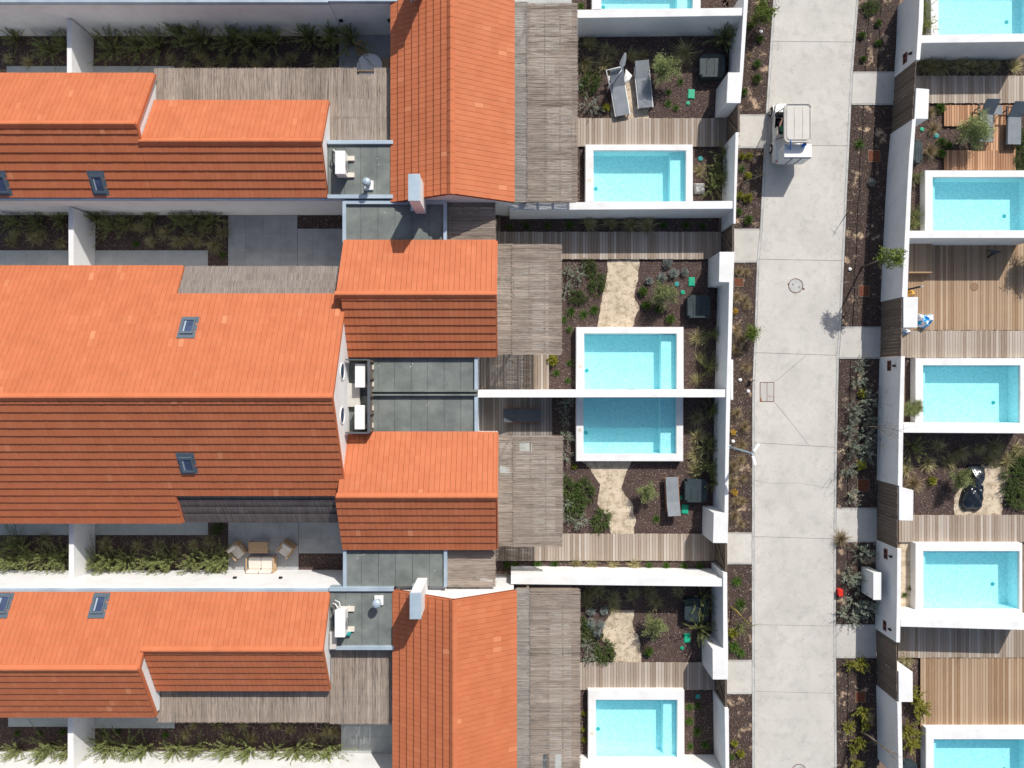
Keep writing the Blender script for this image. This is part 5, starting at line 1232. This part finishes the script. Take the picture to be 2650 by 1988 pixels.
J_ = [(X0, Y0, Z0), (X0, Y0-.02, Z0+.25), (X0, Y0, Z0+.48), (X0, Y0+.02, Z0+.58), (X0, Y0+.05, Z0+.70), (X0, Y0+.07, Z0+.80),
      (X0-.19, Y0+.0, Z0+.46), (X0-.25, Y0+.16, Z0+.24), (X0-.15, Y0+.42, Z0+.22), (X0-.13, Y0+.50, Z0+.22),
      (X0+.19, Y0+.0, Z0+.46), (X0+.24, Y0+.18, Z0+.24), (X0+.13, Y0+.42, Z0+.22), (X0+.12, Y0+.50, Z0+.22)]
skin_body('body', J_, [(0, 1), (1, 2), (2, 3), (3, 4), (4, 5), (2, 6), (6, 7), (7, 8), (8, 9), (2, 10), (10, 11), (11, 12), (12, 13)],
          [(.15, .11), (.15, .11), (.13, .09), .055, (.075, .09), (.065, .08), .055, .045, .035, .03, .055, .045, .035, .03], SKIN, t)
skin_body('shirt', [(X0, Y0, Z0+.02), (X0, Y0-.02, Z0+.25), (X0, Y0, Z0+.47), (X0-.19, Y0, Z0+.46), (X0-.24, Y0+.12, Z0+.30), (X0+.19, Y0, Z0+.46), (X0+.235, Y0+.13, Z0+.30)], [(0, 1), (1, 2), (2, 3), (3, 4), (2, 5), (5, 6)],
          [(.17, .13), (.165, .125), (.15, .105), .07, .062, .07, .062], SHIRT, t)
skin_body('trousers', [(X0, Y0, Z0), (X0-.09, Y0+.03, Z0-.02), (X0-.11, Y0+.42, Z0-.0), (X0-.11, Y0+.60, Z0-.34), (X0+.09, Y0+.03, Z0-.02), (X0+.11, Y0+.42, Z0-.0), (X0+.11, Y0+.60, Z0-.34)], [(0, 1), (1, 2), (2, 3), (0, 4), (4, 5), (5, 6)],
          [(.16, .10), .095, .075, .05, .095, .075, .05], TROUS, t)
for s_ in (-1, 1):
    skin_body('shoe', [(X0+s_*.11, Y0+.56, Z0-.39), (X0+s_*.11, Y0+.66, Z0-.40), (X0+s_*.12, Y0+.76, Z0-.40)], [(0, 1), (1, 2)], [.045, .042, .035], BLACK, t, 1)
    hx = X0+s_*.125; hy = Y0+.50; hz_ = Z0+.22
    fg = [([(hx+s_*.012*(k-1.5), hy+.01, hz_+.0), (hx+s_*.014*(k-1.5), hy+.055, hz_+.015), (hx+s_*.012*(k-1.5), hy+.085-.006*abs(k-1.4), hz_-.01), (hx+s_*.012*(k-1.5), hy+.075, hz_-.035)], [.011, .009, .008, .006]) for k in range(4)]
    fg.append(([(hx-s_*.03, hy-.01, hz_), (hx-s_*.05, hy+.03, hz_), (hx-s_*.045, hy+.06, hz_-.01)], [.011, .009, .007])); tubes('hand', fg, SKIN, t, 7)
lathe('hair', [(.085, Z0+.72), (.097, Z0+.78), (.09, Z0+.85), (.06, Z0+.90), (.001, Z0+.915)], (X0, Y0+.05), HAIR, t, 16)
fx = emp('face', (X0, Y0+.15, Z0+.74), parent=t)
for s_ in (-1, 1):
    lathe('eye', [(.012, Z0+.75), (.012, Z0+.765), (.001, Z0+.765)], (X0+s_*.03, Y0+.148), HAIR, fx, 8); tube('ear', [(X0+s_*.075, Y0+.06, Z0+.72), (X0+s_*.085, Y0+.055, Z0+.76)], .018, SKIN, fx, 8)
tube('nose', [(X0, Y0+.15, Z0+.76), (X0, Y0+.178, Z0+.725)], [.008, .015], SKIN, fx, 8); tube('mouth', [(X0-.025, Y0+.152, Z0+.69), (X0+.025, Y0+.152, Z0+.69)], .006, REDWOOD, fx, 6)

# ------------------------------------------------------------------ plants
def nrm(a): return a/np.maximum(1e-9, np.linalg.norm(a, axis=1, keepdims=True))
def leaf_quads(c, d, L_, w_, rnd, name, mat, parent):
    """leaves at c pointing along d"""
    r_ = rng.normal(0, 1, c.shape); s_ = nrm(np.cross(d, r_)); L_ = np.asarray(L_).reshape(-1, 1); w_ = np.asarray(w_).reshape(-1, 1)
    n = len(c); V = np.empty((n, 4, 3)); V[:, 0] = c; V[:, 1] = c+d*L_*.45+s_*w_/2; V[:, 2] = c+d*L_; V[:, 3] = c+d*L_*.45-s_*w_/2
    return mk(name, V.reshape(-1, 3), np.arange(4*n).reshape(-1, 4), mat, parent, rnd=rnd, origin=(0, 0, 0))
def blades(base, d, L_, w_, droop, rnd, name, mat, parent, segs=4):
    n = len(base); L_ = np.asarray(L_).reshape(-1, 1); w_ = np.asarray(w_).reshape(-1, 1); dr = np.asarray(droop).reshape(-1, 1)
    side = nrm(np.stack([-d[:, 1], d[:, 0], np.zeros(n)], 1)+rng.normal(0, .2, (n, 3)))
    V = []; 
    for k in range(segs+1):
        t_ = k/segs; p = base+d*L_*t_+np.array([[0, 0, -1]])*dr*t_*t_*L_; p[:, 2] = np.maximum(p[:, 2], .01+.03*t_)
        ww = w_*(1-t_*.85)/2; V.append(p-side*ww); V.append(p+side*ww)
    V = np.stack(V, 1); m = 2*(segs+1); F = []
    idx = np.arange(n)*m
    for k in range(segs): F.append(np.stack([idx+2*k, idx+2*k+1, idx+2*k+3, idx+2*k+2], 1))
    F = np.stack(F, 1).reshape(-1, 4); return mk(name, V.reshape(-1, 3), F, mat, parent, rnd=np.repeat(rnd, segs), origin=(0, 0, 0))
def dirs(n, el0, el1):
    a = rng.uniform(0, 6.283, n); e = np.radians(rng.uniform(el0, el1, n)); return np.stack([np.cos(a)*np.cos(e), np.sin(a)*np.cos(e), np.sin(e)], 1)
PROTO = {}
def proto(kind, name, cat, n, fn):
    for i in range(n):
        r = emp(name, (0, 0, 0)); r['category'] = cat; fn(r, i); PROTO.setdefault(kind, []).append([r, False])
def f_broom(mat, h=1.4, ns=38, nl=72, R_=.52):
    def f(r, i):
        D = dirs(ns, 42, 88); L_ = rng.uniform(.65, 1.05, ns)*h; st = []; C = []; DD = []
        lean = rng.normal(0, .10, 3); lean[2] = 0
        for k in range(ns):
            b = np.array([rng.normal(0, .05), rng.normal(0, .05), 0]); d = D[k]+lean; bend = D[k]*np.array([1, 1, 0])*rng.uniform(.1, .5)
            pts = [b+d*L_[k]*t_+bend*t_*t_*L_[k]-np.array([0, 0, .18])*t_*t_*L_[k] for t_ in np.linspace(0, 1, 6)]
            st.append(([tuple(p) for p in pts], [.018, .014, .011, .009, .006, .003]))
            for q_ in range(nl):
                t_ = rng.uniform(.25, 1.0)**.8; x = t_*5; j = min(4, int(x)); p = pts[j]+(pts[j+1]-pts[j])*(x-j); ax = pts[j+1]-pts[j]; ax = ax/np.linalg.norm(ax)
                dd = ax*.9+rng.normal(0, .55, 3); C.append(p); DD.append(dd/np.linalg.norm(dd))
        n = len(C); leaf_quads(np.array(C), np.array(DD), rng.uniform(.05, .13, n), rng.uniform(.011, .021, n), rng.uniform(0, 1, n), 'foliage', mat, r)
        tubes('stems', st, STEMG, r, 3)
    return f
def f_tuft(mat, n=190, L_=.64, el=(15, 75), w_=.024):
    def f(r, i):
        D = dirs(n, *el); b = rng.normal(0, .03, (n, 3)); b[:, 2] = 0; wind = rng.normal(0, .22, 3); wind[2] = 0
        D = nrm(D+wind); blades(b, D, rng.uniform(.5, 1, n)*L_, rng.uniform(.6, 1.3, n)*w_, rng.uniform(.1, .55, n), rng.uniform(0, 1, n)**1.1, 'foliage', mat, r)
    return f
def f_ball(mat, n=700, R_=.20, ll=.07, lw=.028, squash=.75):
    def f(r, i):
        D = dirs(n, -5, 90); rad = R_*rng.uniform(.45, 1, n).reshape(-1, 1)*(1+.18*np.sin(D[:, :1]*7+i)); C = D*rad*np.array([[1, 1, squash]])+np.array([[0, 0, R_*.35]])
        leaf_quads(C, nrm(D+rng.normal(0, .5, (n, 3))), rng.uniform(.6, 1.2, n)*ll, rng.uniform(.6, 1.2, n)*lw, rng.uniform(0, 1, n), 'foliage', mat, r)
    return f
def f_mound(mat, ns=90, R_=.5, h=.32, ll=.05, nl=22, lw=.012):
    """spreading shrub of many upright leafy shoots"""
    def f(r, i):
        C = []; DD = []; st = []; lob = rng.uniform(0, 6, 3)
        for k in range(ns):
            a = rng.uniform(0, 6.283); rr = R_*math.sqrt(rng.uniform(0, 1))*(1+.28*math.sin(2*a+lob[0])+.15*math.sin(5*a+lob[1])); e = math.radians(rng.uniform(15, 70) if rr > R_*.5 else rng.uniform(45, 90))
            aa = a+rng.normal(0, .5); d = np.array([math.cos(aa)*math.cos(e), math.sin(aa)*math.cos(e), math.sin(e)]); b = np.array([math.cos(a)*rr*.75, math.sin(a)*rr*.75, h*.25*(1-rr/R_/1.5)]); L_ = h*rng.uniform(.6, 1.15)
            st.append(([tuple(b), tuple(b+d*L_)], [.006, .003]))
            for q_ in range(nl):
                t_ = rng.uniform(.1, 1); C.append(b+d*L_*t_); dd = d*.6+rng.normal(0, .6, 3); DD.append(dd/np.linalg.norm(dd))
        n = len(C); leaf_quads(np.array(C), np.array(DD), rng.uniform(.6, 1.3, n)*ll, rng.uniform(.7, 1.3, n)*lw, rng.uniform(0, 1, n), 'foliage', mat, r)
        tubes('stems', st, STEMG, r, 3)
    return f
def f_olive(mat, R_=.78, h=1.25, n=5600, ll=.07, lw=.024, hz=.42):
    def f(r, i):
        tr = [([(0, 0, 0), (.03, .02, h*.35), (-.02, .03, h*.6)], [.04, .032, .02])]; tips = []
        for k in range(26):
            d = dirs(1, 5, 85)[0]; L_ = R_*rng.uniform(.5, .98); s_ = np.array([0, 0, h*rng.uniform(.3, .6)]); e = s_+d*L_*np.array([1, 1, .85]); tr.append(([tuple(s_), tuple((s_+e)/2+rng.normal(0, .03, 3)), tuple(e)], [.014, .009, .004])); tips.append((s_, e))
        C = []; DD = []
        for q_ in range(n):
            s_, e = tips[rng.integers(len(tips))]; t_ = rng.uniform(.35, 1.05); p = s_+(e-s_)*t_+rng.normal(0, .085, 3); p[2] = max(.08, p[2]); C.append(p); dd = (e-s_)/np.linalg.norm(e-s_)*.7+rng.normal(0, .6, 3); DD.append(dd/np.linalg.norm(dd))
        leaf_quads(np.array(C), np.array(DD), rng.uniform(.7, 1.3, n)*ll, rng.uniform(.7, 1.3, n)*lw, rng.uniform(0, 1, n), 'crown', mat, r)
        tubes('trunk', tr, BARK, r, 5)
    return f
proto('broom', 'broom_shrub', 'shrub', 4, f_broom(L_BROOM)); proto('broomy', 'yellow_green_shrub', 'shrub', 3, f_broom(L_BROOMY, .75, 34, 60))
proto('tuft', 'grass_tuft', 'grass tuft', 5, f_tuft(L_GRASS)); proto('dry', 'dry_grass_tuft', 'grass tuft', 3, f_tuft(L_DRY, 330, .48, (15, 88), .014))
proto('ball', 'small_shrub', 'shrub', 3, f_ball(L_BALL)); proto('green', 'spiky_plant', 'plant', 2, f_tuft(L_BALL, 150, .32, (15, 85), .024)); proto('yellow', 'yellow_green_plant', 'plant', 2, f_ball(L_YEL, 420, .24, .10, .045, .8))
proto('flower', 'yellow_flower', 'flower', 1, f_ball(L_FLOW, 200, .15, .06, .03, .8))
proto('lav', 'grey_cushion_plant', 'plant', 3, f_ball(L_LAV, 900, .22, .075, .016, .8)); proto('silver', 'silver_shrub', 'shrub', 4, f_mound(L_SILV, 26, .24, .46, .08, 34, .014))
proto('rose', 'dark_green_shrub', 'shrub', 3, f_mound(L_ROSE, 200, .62, .30, .055, 28, .018)); proto('olive', 'olive_bush', 'olive tree', 3, f_olive(L_OLIV))
proto('leafy', 'leafy_shrub', 'shrub', 2, f_olive(L_TREE, .62, 1.2, 2200, .085, .045))
ORD = ['first', 'second', 'third', 'fourth', 'fifth', 'sixth', 'seventh', 'eighth', 'ninth', 'tenth', 'eleventh', 'twelfth', 'thirteenth', 'fourteenth']
CNT = {'broom': 0}
LOOKS = {'broom': 'wispy broom shrub', 'broomy': 'yellowish feathery shrub', 'tuft': 'arching grass tuft', 'dry': 'dry straw tuft', 'ball': 'small green bush', 'green': 'spiky green plant',
         'yellow': 'yellow green leafy plant', 'flower': 'small bright yellow flower clump', 'lav': 'round grey cushion plant', 'silver': 'silvery grey spiky shrub', 'rose': 'spreading dark green shrub', 'olive': 'round olive bush', 'leafy': 'leafy green shrub'}
def plants(kind, c, r, pts, where, zc=None, size=1.0, axis='x', z0=0.0):
    """pts: sheet coordinates of the crown centres"""
    zc = zc if zc is not None else {'broom': .85, 'broomy': .5, 'tuft': .2, 'dry': .2, 'olive': .75, 'leafy': .7, 'silver': .25, 'rose': .15}.get(kind, .12)
    L_ = [pts[i:i+2] for i in range(0, len(pts), 2)]
    L_.sort(key=lambda p: p[0] if axis == 'x' else p[1]); n = len(L_)
    for k, p in enumerate(L_):
        s_ = size*random.uniform(.85, 1.15); w_ = P(*q(c, r, *p), zc*size); w_.z = z0
        pr = PROTO[kind]; i = CNT.get(kind, 0); CNT[kind] = i+1; root, used = pr[i % len(pr)]
        if n == 1: lab = '%s %s' % (LOOKS[kind], where)
        else: lab = '%s, %s from %s %s' % (LOOKS[kind], ORD[k], 'left' if axis == 'x' else 'top', where)
        grp = LOOKS[kind]+'s'
        if not used:
            pr[i % len(pr)][1] = True; root.location = w_; root.rotation_euler = (0, 0, random.uniform(0, 6.28)); root.scale = (s_,)*3; root['label'] = lab; root['group'] = grp
        else: clone(root, w_, random.uniform(0, 6.28), s_, lab, grp)
S = plants
# behind the houses
w_ = 'in the top left corner bed'; S('broom',0,0,(60,270,330,360,480,330),w_,size=.9); S('tuft',0,0,(60,470,220,500),w_)
w_ = 'against the shaded wall of the long top bed'
S('broom',0,0,(850,330,1050,330,1230,300,1430,250,1600,280,1850,280,1990,280,2190,270,2496,250,2680,240,2850,260),w_,size=1.25)
S('tuft',0,0,(1400,480,1520,520,1640,480,1720,520,1830,490,1990,490,2170,480,2080,540,2300,530,2374,480,2594,490,2694,480),'in front of the shrubs in the long top bed')
w_ = 'in the bed left of the second divider wall'; S('broom',0,1,(60,220,250,230,450,210),w_,size=.9); S('tuft',0,1,(60,400,110,330,260,370,330,340,470,390),w_)
w_ = 'in the bed right of the second divider wall'; S('broom',0,1,(730,200,860,250,990,230,1190,190,1410,220,1550,220,1700,205),w_,size=.9)
S('tuft',0,1,(1130,300,1230,390,1340,320,1440,400,1500,350,1590,390,1740,410,1810,320,1660,300),w_,size=1.05); S('green',0,1,(1110,415,1820,500),w_)
w_ = 'in the sunny bed left of the third divider wall'; S('broom',0,2,(60,1440,180,1400,330,1420,450,1430,90,1330),w_,size=1.0); S('tuft',0,2,(60,1260,330,1250),w_)
w_ = 'in the sunny bed right of the third divider wall'; S('broom',0,2,(740,1490,850,1450,990,1450,1200,1450,1350,1450,1540,1450,1700,1450,1790,1450),w_,size=1.05)
S('tuft',0,2,(860,1300,1120,1320,1280,1310,1410,1330,1590,1310,1710,1260,1800,1370),w_); S('rose',0,2,(1780,1170),'in the dark gap beside the thatched eave',size=.6)
w_ = 'in the bed at the bottom left corner'; S('broom',0,3,(60,1490,330,1470,490,1490),w_,size=1.1); S('green',0,3,(130,1300,320,1300,510,1290),w_)
w_ = 'in the long bottom bed'; S('broom',0,3,(830,1450,980,1490,1130,1470,1380,1480,1570,1470,1830,1480,2000,1480,2200,1510,2380,1490,2530,1490,2674,1470),w_,size=1.05)
S('tuft',0,3,(1590,1240,1760,1240,1980,1240,1510,1310,1870,1320,2050,1350,2234,1230,2364,1290,2554,1330,2664,1280,2734,1300),w_,size=.9); S('green',0,3,(850,1300,1350,1310,960,1290),w_)
# top garden left of the road
w_ = 'in the top garden with two loungers'
S('tuft',2,0,(710,370,670,500,860,400,830,510,900,440,1050,470,1170,450,1430,490),w_,size=1.2); S('tuft',2,0,(1510,410),'beside the dark pump box of the top garden',size=1.7)
S('olive',2,0,(1310,560),'right of the two grey loungers',size=1.12); S('broom',2,0,(1840,270),'in the top corner where two white walls meet',size=1.0)
S('rose',2,0,(720,680),w_,size=1.15); S('silver',2,0,(725,850),w_,size=1.25); S('silver',2,0,(625,690),'partly under the long top reed roof',size=.8); S('green',2,0,(1460,668,1360,840,1425,880,1362,752),w_); S('yellow',2,0,(850,885),w_,size=.8); S('green',2,0,(645,42),'at the very top beside the top pool',size=1.2)
S('broom',2,0,(1850,1230,1780,1330,1810,1440,1740,1500),'beside the uppermost full pool',size=.8,axis='y'); S('tuft',2,0,(1620,1390),'between pool and wall, uppermost full pool')
w_ = 'in the roadside bed above the golf cart'; S('leafy',2,0,(2120,110),w_,size=1.15); S('ball',2,0,(2110,315,2085,520,2085,640,2030,210,2130,45,1975,750),w_,axis='y',size=1.0); S('dry',2,0,(2030,445),w_,size=.6)
w_ = 'in the left roadside bed below the golf cart'; S('yellow',2,0,(1960,1280,2020,1280,2010,1440),w_,size=.7); S('green',2,0,(1970,1380),w_,size=1.1); S('yellow',2,1,(1940,20,2010,40),'in the short roadside bed beside the second wall',size=.8); S('ball',2,1,(1937,148,2013,218),'at the lower end of the short roadside bed',axis='y')
# strip and garden two
w_ = 'in the narrow shaded strip above the long boardwalk'; S('green',2,1,(60,270,195,265,370,265,550,260,1320,260,1500,260,1640,265),w_,size=1.15); S('tuft',2,1,(690,250,880,258,1060,250,1200,262),w_,size=1.25); S('ball',1,1,(2005,175),'squeezed between two reed roofs and the white wall')
w_ = 'in the garden with the first sand path'
S('silver',2,1,(530,650,630,650,525,790),w_,size=1.0); S('rose',2,1,(710,600,780,745,620,850),w_,size=.85); S('green',2,1,(565,965,670,995,755,950,500,1030),w_,size=1.2)
S('green',2,1,(550,1110,550,1390,440,1475,535,1530),'in the bed between deck and the north middle pool',axis='y'); S('yellow',2,1,(415,1365),'at the corner of the upper middle reed roof')
S('lav',2,1,(1350,575,1400,655,1490,645,1305,690,1200,715),w_); S('ball',2,1,(1150,805,1180,915,1280,945,1375,1030),w_,size=1.15); S('olive',2,1,(1320,820),'in the middle of the garden with the first sand path',size=1.1)
w_ = 'right of the north middle pool'; S('tuft',2,1,(1600,1180,1610,1360,1610,1530),w_,axis='y',size=1.05); S('broom',2,1,(1730,1150,1700,1430),w_,axis='y',size=.78)
w_ = 'in the left roadside bed'
S('dry',2,1,(1940,640,2000,640,1920,850,1990,870,2010,920,1920,1120,1920,1280,2000,1420,1960,1200),w_+' above the shared wall',axis='y'); S('flower',2,1,(1910,965),'against the roadside wall above the shared wall')
S('dry',2,2,(1930,220,1990,330,1960,480,1960,600,1900,650,1890,780,1980,750,1920,940,1970,950,1910,1060,1960,1130),w_+' below the shared wall',axis='y'); S('flower',2,2,(1900,870,1890,375),'against the roadside wall below the shared wall',axis='y')
S('leafy',2,1,(2055,1140),'overhanging the left edge of the road',zc=1.0,size=.85)
# garden three
w_ = 'left of the half shaded middle pool'; S('silver',2,2,(530,150,510,260,520,420,520,570),w_,axis='y',size=.95); S('yellow',2,2,(590,655),w_,size=.6)
w_ = 'in the garden with the wooden lounger'
S('rose',2,2,(530,830,680,850,810,1100,600,980),w_,size=.95); S('silver',2,2,(520,950,540,1080,640,1100),w_,size=.95); S('olive',2,2,(1190,870),'left of the wooden lounger',size=1.02); S('green',2,2,(1265,1090),w_)
w_ = 'right of the half shaded middle pool'; S('tuft',2,2,(1600,260,1600,420,1590,570,1590,700),w_,axis='y',size=1.1); S('broom',2,2,(1730,200,1710,480,1710,660,1740,790),w_,axis='y',size=.8)
w_ = 'in the strip below the striped boardwalk'; S('green',2,2,(40,1465,115,1465,285,1455,430,1460,1205,1475,1340,1470,1490,1475,1610,1475),w_,size=1.15); S('tuft',2,2,(600,1462,740,1466,915,1462,1080,1462),w_,size=.95)
w_ = 'in the left roadside bed beside the lowest olive garden'; S('green',2,3,(1920,60,1960,250,1900,600,1950,640),w_,axis='y',size=1.5); S('broom',2,3,(1955,440),w_,size=.5); S('yellow',2,3,(1880,480),w_)
# garden four
w_ = 'in the lowest left-of-road garden'
S('tuft',2,3,(690,140,790,150,900,200,690,250,910,260,1080,190,1190,150,1260,220,1450,150),w_,size=1.05); S('lav',2,3,(725,300,835,290,722,398,808,408,773,465),w_,size=1.05)
S('rose',2,3,(665,450,830,620),w_,size=.95); S('silver',2,3,(690,580,720,665),w_,size=1.05); S('olive',2,3,(1260,420),'in the lowest left-of-road garden beside the sand',size=1.1); S('ball',2,3,(1195,630),w_,size=1.1)
S('broom',2,3,(1660,220,1650,480),'in front of the roadside wall, lowest left-of-road garden',axis='y',size=.95)
w_ = 'in the bed right of the bottom pool'; S('green',2,3,(1530,1090,1600,1080,1530,1205,1600,1290,1540,1415,1665,1400),w_,axis='y',size=1.1); S('yellow',2,3,(665,1130,660,1260,670,1350),'in the narrow bed left of the bottom pool',axis='y',size=.5)
S('yellow',2,3,(1900,1380,1950,1460),'in the lowest left roadside bed',size=.8); S('green',2,3,(1880,1500),'at the bottom edge of the left roadside bed')
# right roadside beds
w_ = 'in the top right roadside bed'; S('ball',3,0,(890,290,1020,190,1020,350,900,480),w_,axis='y',size=.8); S('rose',3,0,(960,60),w_,size=.7)
S('green',3,0,(880,1170),'opposite the golf cart cargo box',size=1.2); S('lav',3,0,(970,1490),'below the rusty hatch opposite the golf cart')
w_ = 'in the right roadside bed below the second gate'; S('silver',3,1,(880,1400,870,1520,),w_,axis='y',size=1.1); S('silver',3,2,(820,200,800,370,830,520,790,680,820,910,940,270,940,400,940,540,950,120),'in the bed right of the road, mid height',axis='y',size=1.15)
S('yellow',3,2,(890,60,880,640),'among silver shrubs right of the road',axis='y')
w_ = 'beside the white utility cabinet'; S('dry',3,2,(730,1260),w_,size=1.5); S('silver',3,2,(900,1370,820,1560),w_,axis='y',size=1.25); S('silver',3,3,(820,30,850,230,950,290,800,340),'in the bed below the white utility cabinet',axis='y',size=1.3)
w_ = 'in the lowest right roadside bed'; S('broomy',3,3,(810,740,900,740,900,1130,800,1260,930,1250,830,1440,880,1380,860,1560),w_,axis='y',size=.85)
# right gardens
w_ = 'beside the top right pool'; S('broom',3,0,(1410,60,1430,190),w_,axis='y',size=.7)
S('tuft',3,0,(1430,530,1570,530,1710,520,1870,530,2000,540,2130,540,1500,540,1790,540),'in the dark strip above the top right boardwalk',size=1.3)
w_ = 'in the right garden with the brown lounger deck'; S('dry',3,0,(1460,910,1490,1040,1460,1220),w_,axis='y',size=1.35); S('ball',3,0,(1540,1160,1600,1190,1530,1250,1525,885),w_,size=1.1); S('olive',3,0,(1810,1060),'in front of the brown deck lounger',size=1.2)
S('broom',3,0,(1350,1440),'behind the right roadside wall, left of the pool',size=.6); S('broom',3,1,(1330,170,1330,250),'in the narrow bed beside the lounger deck pool',axis='y',size=.6); S('rose',3,0,(2190,1150,2195,1320),'at the right edge beside the brown deck',axis='y',size=.9)
S('rose',3,1,(2195,550),'in the square hole of the golden deck',size=.5); S('olive',3,1,(2232,520),'at the right edge, shading the golden deck',zc=0.0,size=1.6); S('olive',3,2,(1285,190,1335,170),'left of the pool below the golden deck',size=.68)
w_ = 'in the garden with the tarpaulin covered lounger'
S('broom',3,2,(1330,500),w_,size=.95,zc=.6); S('dry',3,2,(1340,800),w_,size=1.9); S('tuft',3,2,(1530,500,1700,530,1860,500,1990,490,2150,510,1950,600,2090,620,1440,630,1610,620),w_,size=1.2)
S('olive',3,2,(1700,760),'overhanging the tarpaulin covered lounger',size=1.08); S('rose',3,2,(2150,750,2150,900,2190,600),w_,axis='y',size=1.1); S('yellow',3,2,(1460,770),w_); S('tuft',3,2,(1270,690),'hugging the right roadside wall near the tarpaulin',size=1.2)
S('green',3,3,(1240,170,1290,120),'in the sandy gap left of the cabinet pool',size=.8)
S('tuft',3,3,(1265,700),'in the dark corner bed above the lowest pier'); S('broomy',3,3,(1380,1060,1430,1140,1330,1000),'beside the bottom right golden deck',zc=.8,size=1.05); S('broomy',3,3,(1310,1310,1340,1420),'left of the bottom right pool',zc=.8,size=1.0,axis='y')

# trees that lean or stand bare
def leafy_tree(label, base, top, mat, R_, n=1100):
    b = P(*base); b.z = 0; tpx, h = top; tp = P(*tpx, h); t = emp('leafy_tree', b, label, 'tree')
    m = b.lerp(tp, .5)+Vector((.05, .08, 0)); tr = [([b, m, tp], [.055, .045, .03])]; C = []; DD = []
    ax = (tp-b).normalized()
    cl = []
    for k in range(30):
        d = Vector(dirs(1, -35, 85)[0]); e = tp+Vector((d.x*R_*1.15, d.y*R_*.75, d.z*R_*.6))*random.uniform(.5, 1); tr.append(([tp-Vector((0, 0, .15)), tp.lerp(e, .5), e], [.018, .012, .005])); cl.append(np.array(e))
    for q_ in range(n):
        e = cl[rng.integers(len(cl))]; C.append(e+rng.normal(0, .075, 3)); d = rng.normal(0, 1, 3); d[2] = abs(d[2])*.6; DD.append(d/np.linalg.norm(d))
    leaf = leaf_quads(np.array(C), np.array(DD), rng.uniform(.08, .14, n), rng.uniform(.045, .07, n), rng.uniform(0, 1, n), 'crown', mat, None); leaf.location = (0, 0, 0); adopt(leaf, t)
    tubes('trunk', tr, BARK, t, 6)
leafy_tree('young leafy tree leaning over the right roadside wall', q(3,1,885,608), (q(3,1,1130,525), 2.7), L_TREE, .62)
def bare_tree(label, base, tips, h, mat=BARK, thick=.03):
    b = P(*base); b.z = 0; t = emp('bare_tree', b, label, 'tree'); e0 = P(*tips[0], h); fork = b.lerp(e0, .45); tr = [([b, b.lerp(fork, .5)+Vector((.03, .04, 0)), fork], [thick, thick*.85, thick*.65])]; tw = []
    for tp in tips:
        e = P(*tp, h*random.uniform(.85, 1.0)); m = fork.lerp(e, .5)+Vector((random.uniform(-.1, .1), random.uniform(-.1, .1), .05)); tr.append(([fork, m, e], [thick*.5, thick*.35, .005]))
        for k in range(5):
            s_ = fork.lerp(e, random.uniform(.35, .95)); d = Vector((random.gauss(0, .22), random.gauss(0, .22), random.uniform(.1, .4))); tw.append(([s_, s_+d], [.007, .003]))
    tubes('trunk', tr+tw, mat, t, 5)
bare_tree('bare branching tree whose shadow falls on the road', q(3,2,880,340), [q(3,2,1170,320), q(3,2,1215,375), q(3,2,1190,430), q(3,2,1110,410), q(3,2,1060,380)], 3.4)
bare_tree('bare leaning tree at the bottom of the right roadside bed', q(3,3,862,1280), [q(3,3,1190,1470), q(3,3,1230,1500), q(3,3,1210,1560), q(3,3,1100,1440)], 3.2, thick=.045)
bare_tree('bare thin tree arching over the wall near the third gate', q(3,2,985,900), [q(3,2,1090,10), q(3,2,1050,480)], 1.6, thick=.012)
bare_tree('bare young tree leaning over the left road edge', q(2,0,1950,1510), [q(2,0,2118,1415), q(2,0,2200,1410)], 1.5, thick=.045)
bare_tree('mossy young trunk leaning over the left road edge near the bottom', q(2,3,1868,265), [q(2,3,2060,425)], 1.5, thick=.06, mat=M('mossy_bark', (.26, .22, .03), (.16, .12, .06), scale=8, rough=1))
bare_tree('short bare stick added on a shadow streak above the leafy leaning tree', q(3,1,760,170), [q(3,1,850,98)], 1.3, thick=.035)  # stick added along a dark streak that was read as a shadow
bare_tree('thin bare twigs rising beside the uppermost left roadside shrub', q(2,0,1990,330), [q(2,0,2140,110), q(2,0,2090,150)], 1.3, thick=.025)
# small white stones in the sandy beds
for i, (cc, lab) in enumerate(((q(3,1,786,623), 'white stone in the bed left of the leaning leafy tree'), (q(2,0,2113,262), 'white stone in the upper left roadside bed'), (q(2,2,1885,450), 'white stone by the base of the street lamp'), (q(2,1,1943,1527), 'white stone beside the wooden marker'), (q(2,2,2010,40), 'pale stone at the road edge below the shared wall'))):
    p = P(*cc); bm = bmesh.new(); bmesh.ops.create_icosphere(bm, subdivisions=2, radius=.09)
    for v in bm.verts: v.co = Vector((p.x+v.co.x*(1+random.uniform(-.15, .2)), p.y+v.co.y*(1+random.uniform(-.15, .2)), .04+v.co.z*.6))
    tag(bm_obj('stone', bm, PLASTER, None), lab, 'stone')

# drip irrigation hoses in the right roadside beds
for k, (v0, v1) in enumerate(((-20,185),(274,843),(930,1312),(1404,1614),(1706,2000))):
    t = emp('drip_hose', P(2230, (v0+v1)/2, 0), 'pair of thin black drip hoses in the ' + ['top', 'second', 'third', 'fourth', 'lowest'][k] + ' right roadside bed', 'hose')
    for f_ in (.3, .62):
        pts = []
        for v in np.linspace(v0, v1, 14):
            u = ev(RE, v)+(ev(WB, v)-ev(RE, v))*f_+random.uniform(-2, 2); p = P(u, v, .03); pts.append(p)
        tube('hose', pts, .012, BLACK, t, 5)
